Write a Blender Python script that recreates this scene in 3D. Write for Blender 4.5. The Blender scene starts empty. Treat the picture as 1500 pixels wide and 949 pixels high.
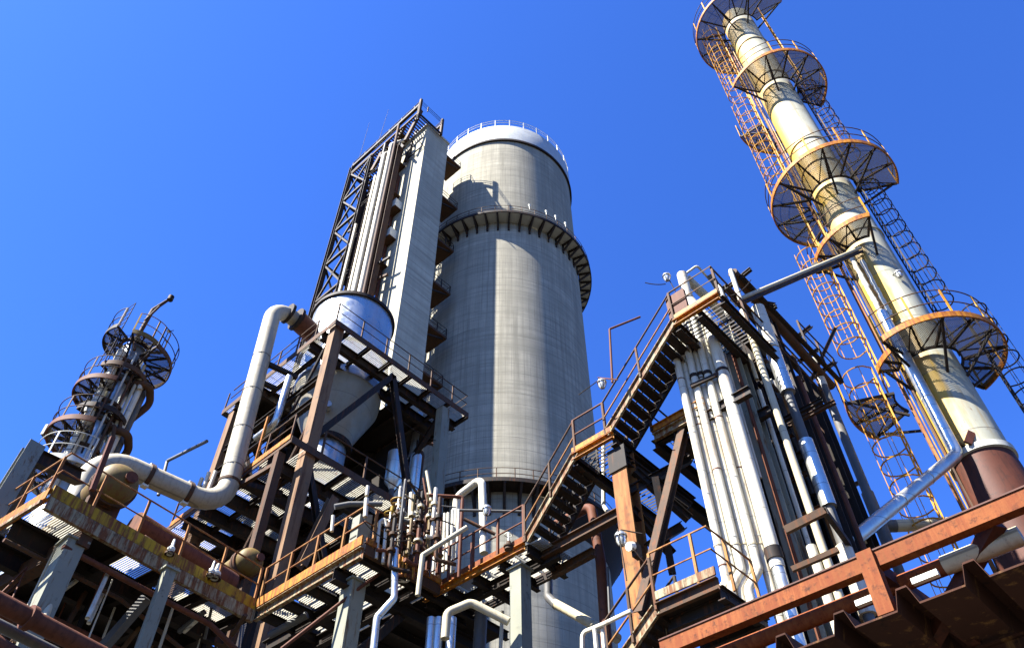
import bpy, bmesh, math, random
from mathutils import Vector as V, Matrix
R = math.radians
random.seed(7)
scene = bpy.context.scene
COL = scene.collection
PI = math.pi

# ------------------------------------------------------------------ survey of the site
# +X and +Y are the two building directions of the plant, Z is up, metres.
# The photographer stands at EYE; at() reads a bearing in the photograph and
# returns where it meets a known plane of the plant (X=, Y=, Z= or distance D=).
EYE = V((0, 0, 1.6)); FPX = 1200.0; PITCH = R(49.0); YAW = R(42.3); ROLL = R(-0.4)
_fh = V((math.cos(YAW), math.sin(YAW), 0)); _rt = V((math.sin(YAW), -math.cos(YAW), 0)); _z = V((0, 0, 1))
_F = _fh*math.cos(PITCH) + _z*math.sin(PITCH)
_u = -_fh*math.sin(PITCH) + _z*math.cos(PITCH)
_R = _rt*math.cos(ROLL) + _u*math.sin(ROLL)
_U = _u*math.cos(ROLL) - _rt*math.sin(ROLL)

def ray(px, py):
    return (_F + _R*((px-750)/FPX) - _U*((py-474.5)/FPX)).normalized()
def at(px, py, X=None, Y=None, Z=None, D=None):
    d = ray(px, py)
    if X is not None: t = (X-EYE.x)/d.x
    elif Y is not None: t = (Y-EYE.y)/d.y
    elif Z is not None: t = (Z-EYE.z)/d.z
    else: t = D/math.hypot(d.x, d.y)
    return EYE + d*t
def height(px, py, p):
    d = ray(px, py)
    return EYE.z + d.z*math.hypot(p[0]-EYE.x, p[1]-EYE.y)/math.hypot(d.x, d.y)
def plan(az, D, z=0):
    a = YAW-R(az); return V((D*math.cos(a), D*math.sin(a), z))

# ------------------------------------------------------------------ materials
def srgb(r, g, b):
    f = lambda c: (c/255/12.92 if c <= 10 else ((c/255+.055)/1.055)**2.4)
    return (f(r), f(g), f(b), 1)
class NT:
    def __init__(s, name):
        s.m = bpy.data.materials.new(name); s.m.use_nodes = True
        s.t = s.m.node_tree; s.n = s.t.nodes; s.l = s.t.links
        s.b = s.n['Principled BSDF']; s.tc = s.n.new('ShaderNodeTexCoord')
        s.co = s.tc.outputs['Object']
    def mapping(s, scale):
        m = s.n.new('ShaderNodeMapping'); m.inputs['Scale'].default_value = scale
        s.l.new(s.co, m.inputs['Vector']); return m.outputs[0]
    def noise(s, scale, stretch=(1, 1, 1), detail=5, rough=.6):
        t = s.n.new('ShaderNodeTexNoise'); t.inputs['Scale'].default_value = scale
        t.inputs['Detail'].default_value = detail; t.inputs['Roughness'].default_value = rough
        s.l.new(s.mapping(stretch), t.inputs['Vector']); return t.outputs['Fac']
    def ramp(s, fac, lo, hi, a=0., b=1.):
        r = s.n.new('ShaderNodeMapRange'); r.inputs[1].default_value = lo; r.inputs[2].default_value = hi
        r.inputs[3].default_value = a; r.inputs[4].default_value = b
        s.l.new(fac, r.inputs[0]); return r.outputs[0]
    def math(s, op, a, b=None):
        m = s.n.new('ShaderNodeMath'); m.operation = op
        for i, v in enumerate((a, b)):
            if v is None: continue
            if isinstance(v, (int, float)): m.inputs[i].default_value = v
            else: s.l.new(v, m.inputs[i])
        return m.outputs[0]
    def mix(s, fac, a, b, mode='MIX'):
        m = s.n.new('ShaderNodeMix'); m.data_type = 'RGBA'; m.blend_type = mode
        for k, v in ((0, fac), (6, a), (7, b)):
            if isinstance(v, (int, float, tuple)): m.inputs[k].default_value = v
            else: s.l.new(v, m.inputs[k])
        return m.outputs[2]
    def out(s, color, rough=.7, metal=0., bump=None, bstr=.3, bdist=.02, spec=None):
        if spec is not None: s.b.inputs['Specular IOR Level'].default_value = spec
        if isinstance(color, tuple): s.b.inputs['Base Color'].default_value = color
        else: s.l.new(color, s.b.inputs['Base Color'])
        for k, v in (('Roughness', rough), ('Metallic', metal)):
            if isinstance(v, (int, float)): s.b.inputs[k].default_value = v
            else: s.l.new(v, s.b.inputs[k])
        if bump is not None:
            bp = s.n.new('ShaderNodeBump'); bp.inputs['Strength'].default_value = bstr; bp.inputs['Distance'].default_value = bdist
            s.l.new(bump, bp.inputs['Height']); s.l.new(bp.outputs[0], s.b.inputs['Normal'])
        return s.m
def c4(r, g, b): return (r*.78, g*.77, b*.67, 1)
def painted(name, base, rust=.4, rustcol=c4(.12, .04, .014), dark=c4(.035, .02, .013), rough=.65, vary=.35, scale=1.3):
    """weathered paint: colour drift, rust blooms and runs, dark grime"""
    n = NT(name)
    drift = n.ramp(n.noise(scale*.7), .3, .7)
    col = n.mix(drift, tuple(x*(1-vary) for x in base[:3])+(1,), base)
    runs = n.noise(scale*2.2, (3.2, 3.2, .35), 6, .7)
    col = n.mix(n.ramp(runs, .66-rust*.32, .74-rust*.22), col, rustcol)
    blots = n.noise(scale*4, (1, 1, 1), 6, .75)
    col = n.mix(n.ramp(blots, .62-rust*.12, .70), col, dark)
    return n.out(col, rough, 0, blots, .25, .01, .18)
def lagging(name, base, dirt=.35, rough=.5, metal=0., seam=1.0, dirtcol=c4(.2, .14, .09)):
    """pipe insulation: clad in sections with seams along z, streaks of dirt"""
    n = NT(name)
    col = n.mix(n.ramp(n.noise(1.1), .3, .7), tuple(x*.82 for x in base[:3])+(1,), base)
    runs = n.noise(5, (2.2, 2.2, .16), 5, .7)
    col = n.mix(n.math('MULTIPLY', n.ramp(runs, .5, .72), dirt), col, dirtcol)
    sp = n.noise(16, (1, 1, 1), 4, .8)
    col = n.mix(n.math('MULTIPLY', n.ramp(sp, .62, .7), dirt), col, tuple(x*.4 for x in dirtcol[:3])+(1,))
    sx = n.n.new('ShaderNodeSeparateXYZ'); n.l.new(n.co, sx.inputs[0])
    fr = n.math('FRACT', n.math('MULTIPLY', sx.outputs[2], 1/seam))
    line = n.math('LESS_THAN', fr, .02/seam)
    col = n.mix(n.math('MULTIPLY', line, .55), col, c4(.1, .09, .08))
    bmp = n.noise(3.5, (1, 1, .6), 3, .5)
    rg = n.ramp(n.noise(2.5), .3, .7, rough-.1, rough+.15)
    return n.out(col, rg, metal, bmp, .22, .03)
M = {}
def materials():
    # silo concrete: slip-form bands, formwork joints, long vertical weathering
    for nm, base, streak in (('silo_concrete', c4(.46, .43, .37), .7), ('shaft_concrete', c4(.60, .56, .47), .3)):
        n = NT(nm)
        col = n.mix(n.ramp(n.noise(.35, (1, 1, 1), 6), .3, .7), tuple(x*.75 for x in base[:3])+(1,), base)
        s1 = n.noise(1.4, (1.6, 1.6, .05), 6, .65)
        col = n.mix(n.math('MULTIPLY', n.ramp(s1, .42, .68), streak), col, tuple(x*.45 for x in base[:3])+(1,))
        s2 = n.noise(.9, (.9, .9, .035), 5, .6)
        col = n.mix(n.math('MULTIPLY', n.ramp(s2, .55, .7), .35), col, c4(.60, .56, .48))
        s3 = n.noise(1.1, (.12, .12, 2.2), 5, .7)
        col = n.mix(n.math('MULTIPLY', n.ramp(s3, .46, .62), .55), col, tuple(x*.5 for x in base[:3])+(1,))
        sp = n.noise(7, (1, 1, 1), 5, .8)
        col = n.mix(n.math('MULTIPLY', n.ramp(sp, .58, .72), .45), col, c4(.09, .085, .08))
        sx = n.n.new('ShaderNodeSeparateXYZ'); n.l.new(n.co, sx.inputs[0])
        ln = n.math('LESS_THAN', n.math('FRACT', n.math('MULTIPLY', sx.outputs[2], .8)), .05)
        col = n.mix(n.math('MULTIPLY', ln, n.ramp(n.noise(.5), .35, .65, .2, .8)), col, c4(.13, .12, .11))
        pt = n.noise(.16, (1, 1, .7), 3, .5)
        col = n.mix(n.math('MULTIPLY', n.ramp(pt, .5, .56), .28), col, tuple(x*.55 for x in base[:3])+(1,))
        bd = n.noise(.55, (.05, .05, 1.0), 2, .5)
        col = n.mix(n.math('MULTIPLY', n.ramp(bd, .5, .53), .25), col, tuple(x*.62 for x in base[:3])+(1,))
        if nm == 'silo_concrete':
            ang = n.math('ARCTAN2', sx.outputs[0], sx.outputs[1])
            vl = n.math('LESS_THAN', n.math('FRACT', n.math('MULTIPLY', ang, 96/(2*PI))), .07)
            col = n.mix(n.math('MULTIPLY', vl, n.ramp(n.noise(.25), .35, .6, .0, .6)), col, c4(.14, .13, .12))
        M[nm] = n.out(col, .9, 0, sp, .35, .03, .1)
    M['dark_steel'] = painted('dark_steel', c4(.028, .021, .017), .4, c4(.085, .032, .012), c4(.012, .01, .009), .7)
    M['brown_steel'] = painted('brown_steel', c4(.085, .048, .028), .5, c4(.12, .042, .014), c4(.025, .016, .012), .75)
    M['rust_beam'] = painted('rust_beam', c4(.28, .085, .024), .75, c4(.18, .045, .013), c4(.05, .016, .008), .8, .45, 3.2)
    M['orange_paint'] = painted('orange_paint', c4(.50, .20, .014), .68, c4(.22, .062, .012), c4(.045, .019, .008), .65, .35, 1.6)
    M['yellow_paint'] = painted('yellow_paint', c4(.44, .28, .012), .66, c4(.16, .055, .014), c4(.06, .035, .018), .6, .35, 1.2)
    M['cream_web'] = painted('cream_web', c4(.36, .33, .22), .8, c4(.15, .055, .018), c4(.06, .035, .02), .7, .3, 1.5)
    M['grey_green'] = painted('grey_green', c4(.26, .265, .225), .3, c4(.13, .07, .03), c4(.09, .09, .08), .7, .25, 1.0)
    M['column_rust'] = painted('column_rust', c4(.38, .18, .055), .68, c4(.19, .06, .016), c4(.08, .042, .02), .75, .4, .8)
    M['column_tan'] = painted('column_tan', c4(.24, .14, .078), .5, c4(.12, .055, .025), c4(.08, .06, .05), .75, .35, .6)
    M['red_skirt'] = painted('red_skirt', c4(.105, .034, .02), .55, c4(.055, .02, .012), c4(.035, .02, .016), .6)
    M['rust_pipe'] = painted('rust_pipe', c4(.15, .05, .024), .5, c4(.085, .027, .012), c4(.04, .018, .012), .7)
    M['ochre_tank'] = painted('ochre_tank', c4(.19, .13, .035), .45, c4(.13, .055, .018), c4(.10, .06, .03), .6, .4, 1.0)
    M['cage_paint'] = painted('cage_paint', c4(.62, .31, .025), .5, c4(.36, .12, .025), c4(.12, .045, .02), .7, .3, 1.8)
    M['roof_sheet'] = painted('roof_sheet', c4(.07, .026, .015), .3, c4(.2, .1, .035), c4(.016, .009, .007), .85, .5, .9)
    M['grating_steel'] = painted('grating_steel', c4(.42, .40, .36), .25, c4(.22, .11, .05), c4(.12, .08, .06), .6, .2, .8)
    M['white_lagging'] = lagging('white_lagging', c4(.68, .64, .55), .85, .55, 0, 1.3, c4(.36, .22, .12))
    M['cream_lagging'] = lagging('cream_lagging', c4(.54, .47, .33), .5, .6, 0, 2.2)
    M['duct_cream'] = lagging('duct_cream', c4(.43, .385, .30), .6, .65, 0, 2.4)
    M['alu_clad'] = lagging('alu_clad', c4(.78, .79, .80), .3, .34, .85, .9, c4(.3, .27, .24))
    M['grey_pipe'] = lagging('grey_pipe', c4(.085, .085, .085), .4, .6, 0, 1.6)
    M['shiny_clad'] = lagging('shiny_clad', c4(.66, .69, .74), .35, .32, .85, 1.6, c4(.4, .36, .32))
    M['cone_clad'] = lagging('cone_clad', c4(.34, .30, .23), .45, .5, .35, 1.3, c4(.25, .2, .15))
    M['roof_metal'] = lagging('roof_metal', c4(.5, .52, .55), .25, .6, .2, 9)
    M['light_grey'] = lagging('light_grey', c4(.55, .55, .53), .35, .7, 0, 5)
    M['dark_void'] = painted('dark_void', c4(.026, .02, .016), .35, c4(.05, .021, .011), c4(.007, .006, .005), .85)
    M['white_paint'] = painted('white_paint', c4(.78, .77, .72), .12, c4(.3, .2, .12), c4(.2, .17, .15), .5, .15)
    # the column: grey-white clad, yellow paint on the side away from the pipes
    n = NT('column_clad')
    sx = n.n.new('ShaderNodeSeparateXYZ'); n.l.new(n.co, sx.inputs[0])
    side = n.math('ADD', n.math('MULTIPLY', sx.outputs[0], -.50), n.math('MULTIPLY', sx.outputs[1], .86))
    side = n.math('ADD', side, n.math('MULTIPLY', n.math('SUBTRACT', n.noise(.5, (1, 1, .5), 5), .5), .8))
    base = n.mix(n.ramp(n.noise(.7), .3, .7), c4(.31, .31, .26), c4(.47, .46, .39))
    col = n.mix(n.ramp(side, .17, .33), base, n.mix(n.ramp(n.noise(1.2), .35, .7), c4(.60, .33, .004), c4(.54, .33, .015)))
    fz = n.math('FLOOR', n.math('MULTIPLY', sx.outputs[2], .42))
    an = n.math('FLOOR', n.math('ADD', n.math('MULTIPLY', n.math('ARCTAN2', sx.outputs[0], sx.outputs[1]), 7/(2*PI)), n.math('MULTIPLY', fz, .5)))
    cb = n.n.new('ShaderNodeCombineXYZ'); n.l.new(fz, cb.inputs[0]); n.l.new(an, cb.inputs[1])
    wn = n.n.new('ShaderNodeTexWhiteNoise'); wn.noise_dimensions = '2D'; n.l.new(cb.outputs[0], wn.inputs['Vector'])
    col = n.mix(n.ramp(wn.outputs['Value'], 0, 1, 0, .5), col, c4(.22, .22, .19))
    runs = n.noise(3, (2, 2, .12), 6, .7)
    col = n.mix(n.math('MULTIPLY', n.ramp(runs, .5, .64), .6), col, c4(.32, .20, .05))
    ln = n.math('LESS_THAN', n.math('FRACT', n.math('MULTIPLY', sx.outputs[2], .42)), .014)
    col = n.mix(n.math('MULTIPLY', ln, .7), col, c4(.1, .08, .06))
    rs = n.noise(6, (1, 1, .5), 6, .8)
    col = n.mix(n.ramp(rs, .60, .68), col, c4(.2, .085, .03))
    M['column_clad'] = n.out(col, .6, .08, n.noise(2.5, (1, 1, .5), 3), .2, .03)
    # expanded-metal deck: real openings as alpha in a diamond lattice
    n = NT('mesh_deck')
    sx = n.n.new('ShaderNodeSeparateXYZ'); n.l.new(n.co, sx.inputs[0])
    k = PI/.05
    a = n.math('ABSOLUTE', n.math('SINE', n.math('MULTIPLY', n.math('ADD', sx.outputs[0], n.math('MULTIPLY', sx.outputs[1], .6)), k)))
    b = n.math('ABSOLUTE', n.math('SINE', n.math('MULTIPLY', n.math('SUBTRACT', sx.outputs[0], n.math('MULTIPLY', sx.outputs[1], .6)), k)))
    wire = n.math('LESS_THAN', n.math('MINIMUM', a, b), .74)
    n.l.new(wire, n.b.inputs['Alpha'])
    n.out(n.mix(n.ramp(n.noise(1.5), .4, .65), c4(.11, .10, .09), c4(.06, .04, .03)), .8, 0, None, .3, .02, .05)
    tr = n.n.new('ShaderNodeBsdfTranslucent'); tr.inputs[0].default_value = c4(.30, .28, .26)
    tp = n.n.new('ShaderNodeBsdfTransparent')
    m1 = n.n.new('ShaderNodeMixShader'); m1.inputs[0].default_value = .03
    m2 = n.n.new('ShaderNodeMixShader')
    o = n.n['Material Output']
    n.b.inputs['Alpha'].default_value = 1
    for lk in list(n.b.inputs['Alpha'].links): n.l.remove(lk)
    n.l.new(n.b.outputs[0], m1.inputs[1]); n.l.new(tr.outputs[0], m1.inputs[2])
    n.l.new(wire, m2.inputs[0]); n.l.new(tp.outputs[0], m2.inputs[1]); n.l.new(m1.outputs[0], m2.inputs[2])
    n.l.new(m2.outputs[0], o.inputs['Surface'])
    M['mesh_deck'] = n.m
    n = NT('lamp_glass'); n.b.inputs['Roughness'].default_value = .08
    n.b.inputs['Base Color'].default_value = c4(.75, .76, .74); n.b.inputs['Transmission Weight'].default_value = .35
    M['lamp_glass'] = n.m
    n = NT('ground_gravel')
    M['ground_gravel'] = n.out(n.mix(n.noise(.4), c4(.03, .028, .026), c4(.055, .05, .046)), .95, 0, n.noise(6), .4, .05)

# ------------------------------------------------------------------ mesh building
class MB:
    def __init__(s): s.v = []; s.f = []
    def add(s, vs, fs):
        o = len(s.v); s.v += [V(p) for p in vs]; s.f += [tuple(i+o for i in f) for f in fs]; return s
    def frame_box(s, c, ax, ay, az):
        c = V(c); vs = [c+ax*i+ay*j+az*k for i in (-1, 1) for j in (-1, 1) for k in (-1, 1)]
        return s.add(vs, [(0, 1, 3, 2), (4, 6, 7, 5), (0, 4, 5, 1), (2, 3, 7, 6), (0, 2, 6, 4), (1, 5, 7, 3)])
    def box(s, x0, x1, y0, y1, z0, z1):
        return s.frame_box(((x0+x1)/2, (y0+y1)/2, (z0+z1)/2), V((abs(x1-x0)/2, 0, 0)), V((0, abs(y1-y0)/2, 0)), V((0, 0, abs(z1-z0)/2)))
    def axes(s, p0, p1, up):
        d = (V(p1)-V(p0)); L = d.length; d.normalize(); up = V(up)
        if abs(d.dot(up)) > .98: up = V((1, 0, 0)) if abs(d.x) < .9 else V((0, 1, 0))
        sd = d.cross(up).normalized(); u = sd.cross(d).normalized(); return d, sd, u, L
    def beam(s, p0, p1, w, h, up=(0, 0, 1), off=(0, 0)):
        d, sd, u, L = s.axes(p0, p1, up); c = (V(p0)+V(p1))/2+sd*off[0]+u*off[1]
        return s.frame_box(c, d*L/2, sd*w/2, u*h/2)
    def ibeam(s, p0, p1, w, h, up=(0, 0, 1), t=.02):
        s.beam(p0, p1, w, t, up, (0, h/2-t/2)); s.beam(p0, p1, w, t, up, (0, -h/2+t/2))
        return s.beam(p0, p1, t, h-2*t, up)
    def channel(s, p0, p1, w, h, up=(0, 0, 1), side=1, t=.018):
        s.beam(p0, p1, w, t, up, (0, h/2-t/2)); s.beam(p0, p1, w, t, up, (0, -h/2+t/2))
        return s.beam(p0, p1, t, h-2*t, up, (side*(w/2-t/2), 0))
    def tube(s, pts, r, n=10, bend=0, cap=True, closed=False):
        pts = [V(p) for p in pts]
        if bend: pts = fillet(pts, bend)
        m = len(pts); rs = r if isinstance(r, (list, tuple)) else [r]*m
        ref = None; rings = []
        for i, p in enumerate(pts):
            if closed: d = pts[(i+1) % m]-pts[i-1]
            else: d = pts[min(i+1, m-1)]-pts[max(i-1, 0)]
            if d.length < 1e-9: d = V((0, 0, 1))
            d.normalize()
            if ref is None:
                ref = V((0, 0, 1)) if abs(d.z) < .9 else V((1, 0, 0))
            a = (ref-d*ref.dot(d)).normalized(); b = d.cross(a); ref = a
            sc = 1.0
            rings.append([p+(a*math.cos(2*PI*k/n)+b*math.sin(2*PI*k/n))*rs[i]*sc for k in range(n)])
        vs = [q for rg in rings for q in rg]; fs = []
        for i in range(m if closed else m-1):
            j = (i+1) % m
            for k in range(n):
                k2 = (k+1) % n; fs.append((i*n+k, i*n+k2, j*n+k2, j*n+k))
        if cap and not closed:
            fs.append(tuple(reversed(range(n)))); fs.append(tuple(range((m-1)*n, m*n)))
        return s.add(vs, fs)
    def lathe(s, prof, c, n=48, a0=0, a1=2*PI):
        c = V(c); full = abs(a1-a0) > 2*PI-1e-6; cols = n if full else n+1
        vs = []; fs = []
        for i in range(cols):
            a = a0+(a1-a0)*i/n
            for r, z in prof: vs.append(c+V((r*math.cos(a), r*math.sin(a), z)))
        m = len(prof)
        for i in range(n):
            j = (i+1) % cols
            for k in range(m-1): fs.append((i*m+k, j*m+k, j*m+k+1, i*m+k+1))
        return s.add(vs, fs)
    def build(s, name, mat, parent=None, smooth=True, origin=None):
        me = bpy.data.meshes.new(name)
        o0 = world(parent) if parent is not None else V(origin or (0, 0, 0))
        me.from_pydata([tuple(p-o0) for p in s.v], [], s.f)
        me.materials.append(M[mat]); me.validate()
        if smooth:
            me.polygons.foreach_set('use_smooth', [True]*len(me.polygons))
            me.set_sharp_from_angle(angle=R(38))
        me.update()
        o = bpy.data.objects.new(name, me); COL.objects.link(o)
        if parent is not None: o.parent = parent
        else: o.location = o0
        WORLD[o.name] = o0
        return o
WORLD = {}
def world(o): return WORLD[o.name]
def fillet(pts, rad, seg=7):
    out = [pts[0]]
    for i in range(1, len(pts)-1):
        p, a, b = pts[i], pts[i-1]-pts[i], pts[i+1]-pts[i]
        la, lb = a.length, b.length; a.normalize(); b.normalize()
        ang = a.angle(b)
        if ang > PI-.05 or ang < .05 or la < 1e-5 or lb < 1e-5: out.append(p); continue
        t = min(rad/math.tan(ang/2), la*.49, lb*.49)
        rr = t*math.tan(ang/2); c = p+(a+b).normalized()*(rr/math.sin(ang/2))
        va, vb = p+a*t-c, p+b*t-c
        tot = va.angle(vb); ax = va.cross(vb).normalized()
        for k in range(seg+1): out.append(c+Matrix.Rotation(tot*k/seg, 3, ax) @ va)
    out.append(pts[-1]); return out
def thing(name, label, cat, loc=(0, 0, 0), group=None):
    o = bpy.data.objects.new(name, None); COL.objects.link(o); o.location = loc
    o.empty_display_size = .2; WORLD[o.name] = V(loc)
    o['label'] = label; o['category'] = cat
    if group: o['group'] = group
    return o
def tag(o, label, cat, group=None):
    o['label'] = label; o['category'] = cat
    if group: o['group'] = group
    return o
def dup(o, parent=None, loc=None, rotz=None, label=None, group=None):
    c = o.copy(); COL.objects.link(c)
    if parent is not None: c.parent = parent
    if loc is not None: c.location = loc
    if rotz is not None: c.rotation_euler = (0, 0, rotz)
    if label: c['label'] = label
    if group: c['group'] = group
    for ch in list(o.children):
        dup(ch, c)
    return c

# ------------------------------------------------------------------ shared components
def railing(parent, pts, h=1.1, mat='cage_paint', r=.024, gap=1.5, name='railing', mids=(.55,), close=False, posts=True, toe=None):
    """handrail on a floor-level polyline: rails in one piece, each post a child of it"""
    pts = [V(p) for p in pts]; up = V((0, 0, 1)); m = MB()
    m.tube([p+up*h for p in pts], r, 6, closed=close)
    for q in mids: m.tube([p+up*(h*q) for p in pts], r*.85, 6, closed=close)
    if toe:
        for a, b in zip(pts, pts[1:]): m.beam(a+up*.07, b+up*.07, .012, .14)
    ro = m.build(name, mat, parent)
    seq = pts+([pts[0]] if close else [])
    tot = sum((b-a).length for a, b in zip(seq, seq[1:])); n = max(1, round(tot/gap)); proto = None
    first = seq[0]
    if posts:
        for k in range(n+(0 if close else 1)):
            dleft = tot*k/n; p = seq[-1]
            for a, b in zip(seq, seq[1:]):
                L = (b-a).length
                if dleft <= L+1e-6: p = a+(b-a)*min(1, dleft/max(L, 1e-6)); break
                dleft -= L
            if proto is None:
                proto = MB().beam(p, p+up*h, r*2.3, r*2.3).build('post', mat, ro)
            else:
                q = proto.copy(); COL.objects.link(q); q.parent = ro; q.location = p-first
    return ro
def grating(parent, x0, x1, y0, y1, z, pitch=.075, h=.045, mat='grating_steel', name='grating'):
    m = MB(); n = max(1, int((x1-x0)/pitch))
    for i in range(n+1):
        x = x0+(x1-x0)*i/n; m.box(x-.004, x+.004, y0, y1, z-h, z)
    k = max(1, int((y1-y0)/.35))
    for j in range(k+1):
        y = y0+(y1-y0)*j/k; m.box(x0, x1, y-.006, y+.006, z-.014, z+.003)
    return m.build(name, mat, parent, smooth=False)
def pipe(name, label, pts, r, mat, bend=None, n=14, group=None, cat='pipe', flanges=(), fmat=None, parent=None):
    pts = [V(p) for p in pts]
    base = min(pts, key=lambda p: p.z)
    if parent is None:
        if flanges:
            t = thing(name, label, cat, base, group)
            MB().tube(pts, r, n, bend if bend is not None else r*3).build('pipe_run', mat, t)
            for (p, d) in flanges:
                p = V(p); d = V(d).normalized()
                MB().tube([p-d*r*.35, p+d*r*.35], r*1.35, n).build('flange', fmat or mat, t)
            return t
        o = MB().tube(pts, r, n, bend if bend is not None else r*3).build(name, mat, None, origin=base)
        return tag(o, label, cat, group)
    return MB().tube(pts, r, n, bend if bend is not None else r*3).build(name, mat, parent)
def arc(c, r, a0, a1, z, n=24):
    return [V((c[0]+r*math.cos(a0+(a1-a0)*i/n), c[1]+r*math.sin(a0+(a1-a0)*i/n), z)) for i in range(n+1)]
def caged_ladder(parent, base, z1, face, mat='cage_paint', w=.46, cage=True, cz=2.3, rad=.36, name='ladder'):
    """vertical ladder; face = unit vector from rungs to the climber"""
    base = V(base); f = V(face).normalized(); s = f.cross(V((0, 0, 1))).normalized(); H = z1-base.z; up = V((0, 0, 1))
    m = MB()
    for k in (-1, 1): m.beam(base+s*k*w/2, base+s*k*w/2+up*H, .05, .03)
    lo = m.build(name, mat, parent)
    m = MB(); z = .3
    while z < H: m.tube([base+s*w/2+up*z, base-s*w/2+up*z], .014, 5); z += .3
    m.build('rung', mat, lo)
    if cage:
        m = MB(); c = base+f*(rad*.85); z = min(cz, H*.3)
        def hp(a, z): return c+(f*math.cos(a)+s*math.sin(a))*rad+up*z
        while z < H+.01:
            m.tube([base+s*w/2+up*z]+[hp(PI*.62-PI*1.24*i/12, z) for i in range(13)]+[base-s*w/2+up*z], .024, 5); z += .72
        z0 = min(cz, H*.3)
        for a in (-1.7, -.9, 0, .9, 1.7): m.beam(hp(a, z0), hp(a, H), .045, .016, f)
        m.build('cage', mat, lo)
    return lo
# ================================================================== sky, sun, camera, ground
materials()
SUN = V((-.941*math.cos(R(50.6)), .337*math.cos(R(50.6)), math.sin(R(50.6)))).normalized()
def daylight():
    w = bpy.data.worlds.new('World'); scene.world = w; w.use_nodes = True
    nt = w.node_tree; bg = nt.nodes['Background']
    sky = nt.nodes.new('ShaderNodeTexSky'); sky.sky_type = 'NISHITA'; sky.sun_disc = False
    sky.sun_elevation = R(50.6); sky.sun_rotation = math.atan2(SUN.x, SUN.y)
    sky.altitude = 0; sky.air_density = 1.0; sky.dust_density = .6; sky.ozone_density = 3.0
    mx = nt.nodes.new('ShaderNodeMix'); mx.data_type = 'RGBA'; mx.blend_type = 'MULTIPLY'; mx.inputs[0].default_value = 1
    mx.inputs[7].default_value = (.32, .64, 1.38, 1)          # colour grade: deepens the sky's blue and dims it
    nt.links.new(sky.outputs[0], mx.inputs[6]); nt.links.new(mx.outputs[2], bg.inputs['Color'])
    bg.inputs['Strength'].default_value = .05
    l = bpy.data.lights.new('sun', 'SUN'); l.energy = 5.0; l.angle = R(.5); l.color = (1, .965, .91)
    o = bpy.data.objects.new('sun', l); COL.objects.link(o)
    o.rotation_euler = SUN.to_track_quat('Z', 'Y').to_euler(); o.location = SUN*150
daylight()
cd = bpy.data.cameras.new('camera'); cam = bpy.data.objects.new('camera', cd); COL.objects.link(cam)
cd.sensor_width = 36; cd.lens = 36*FPX/1500; cd.clip_end = 5000; cd.clip_start = .1
cam.matrix_world = Matrix(((_R.x, _U.x, -_F.x, EYE.x), (_R.y, _U.y, -_F.y, EYE.y), (_R.z, _U.z, -_F.z, EYE.z), (0, 0, 0, 1)))
scene.camera = cam
scene.view_settings.view_transform = 'Standard'; scene.view_settings.look = 'None'
scene.view_settings.exposure = 2.3; scene.view_settings.gamma = 1
scene.render.filter_size = 1.75
scene.render.engine = 'CYCLES'; scene.cycles.max_bounces = 6; scene.cycles.transparent_max_bounces = 24
g = MB().add([(-1500, -1500, 0), (1500, -1500, 0), (1500, 1500, 0), (-1500, 1500, 0)], [(0, 1, 2, 3)]).build('ground', 'ground_gravel', None)
g['kind'] = 'structure'

# ================================================================== the concrete silo
SC = plan(-1.0, 60); dirc = V((SC.x, SC.y, 0)).normalized()
near = SC-dirc*9; nearo = SC-dirc*10.4
zt = height(735, 184, near); zb = height(735, 205, near)
silo = thing('concrete_silo', 'tall round grey concrete silo with a metal roof band and two ring walkways', 'silo', SC)
MB().lathe([(8.95, 0), (8.95, zb-.05)], SC, 160).build('wall', 'silo_concrete', silo)
MB().lathe([(9.0, zb), (9.12, zb), (9.12, zt-.3), (9.0, zt), (8.0, zt+.1), (0, zt+1.2)], SC, 160).build('roof_band', 'roof_metal', silo)
MB().lathe([(9.0, zb-.35), (9.22, zb-.35), (9.22, zb), (9.0, zb)], SC, 160).build('roof_edge', 'dark_steel', silo)
rp = MB().beam(SC+V((9.05, 0, zt-.5)), SC+V((9.05, 0, zt+1.35)), .11, .11).build('roof_post', 'light_grey', silo)
for k in range(1, 30): dup(rp, silo, rotz=2*PI*k/30)
mm = MB()
for q in (.7, 1.3): mm.tube([p for p in arc(SC, 9.05, 0, 2*PI, zt+q, 90)][:-1], .03, 5, closed=True)
mm.build('roof_railing', 'light_grey', silo)
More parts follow.
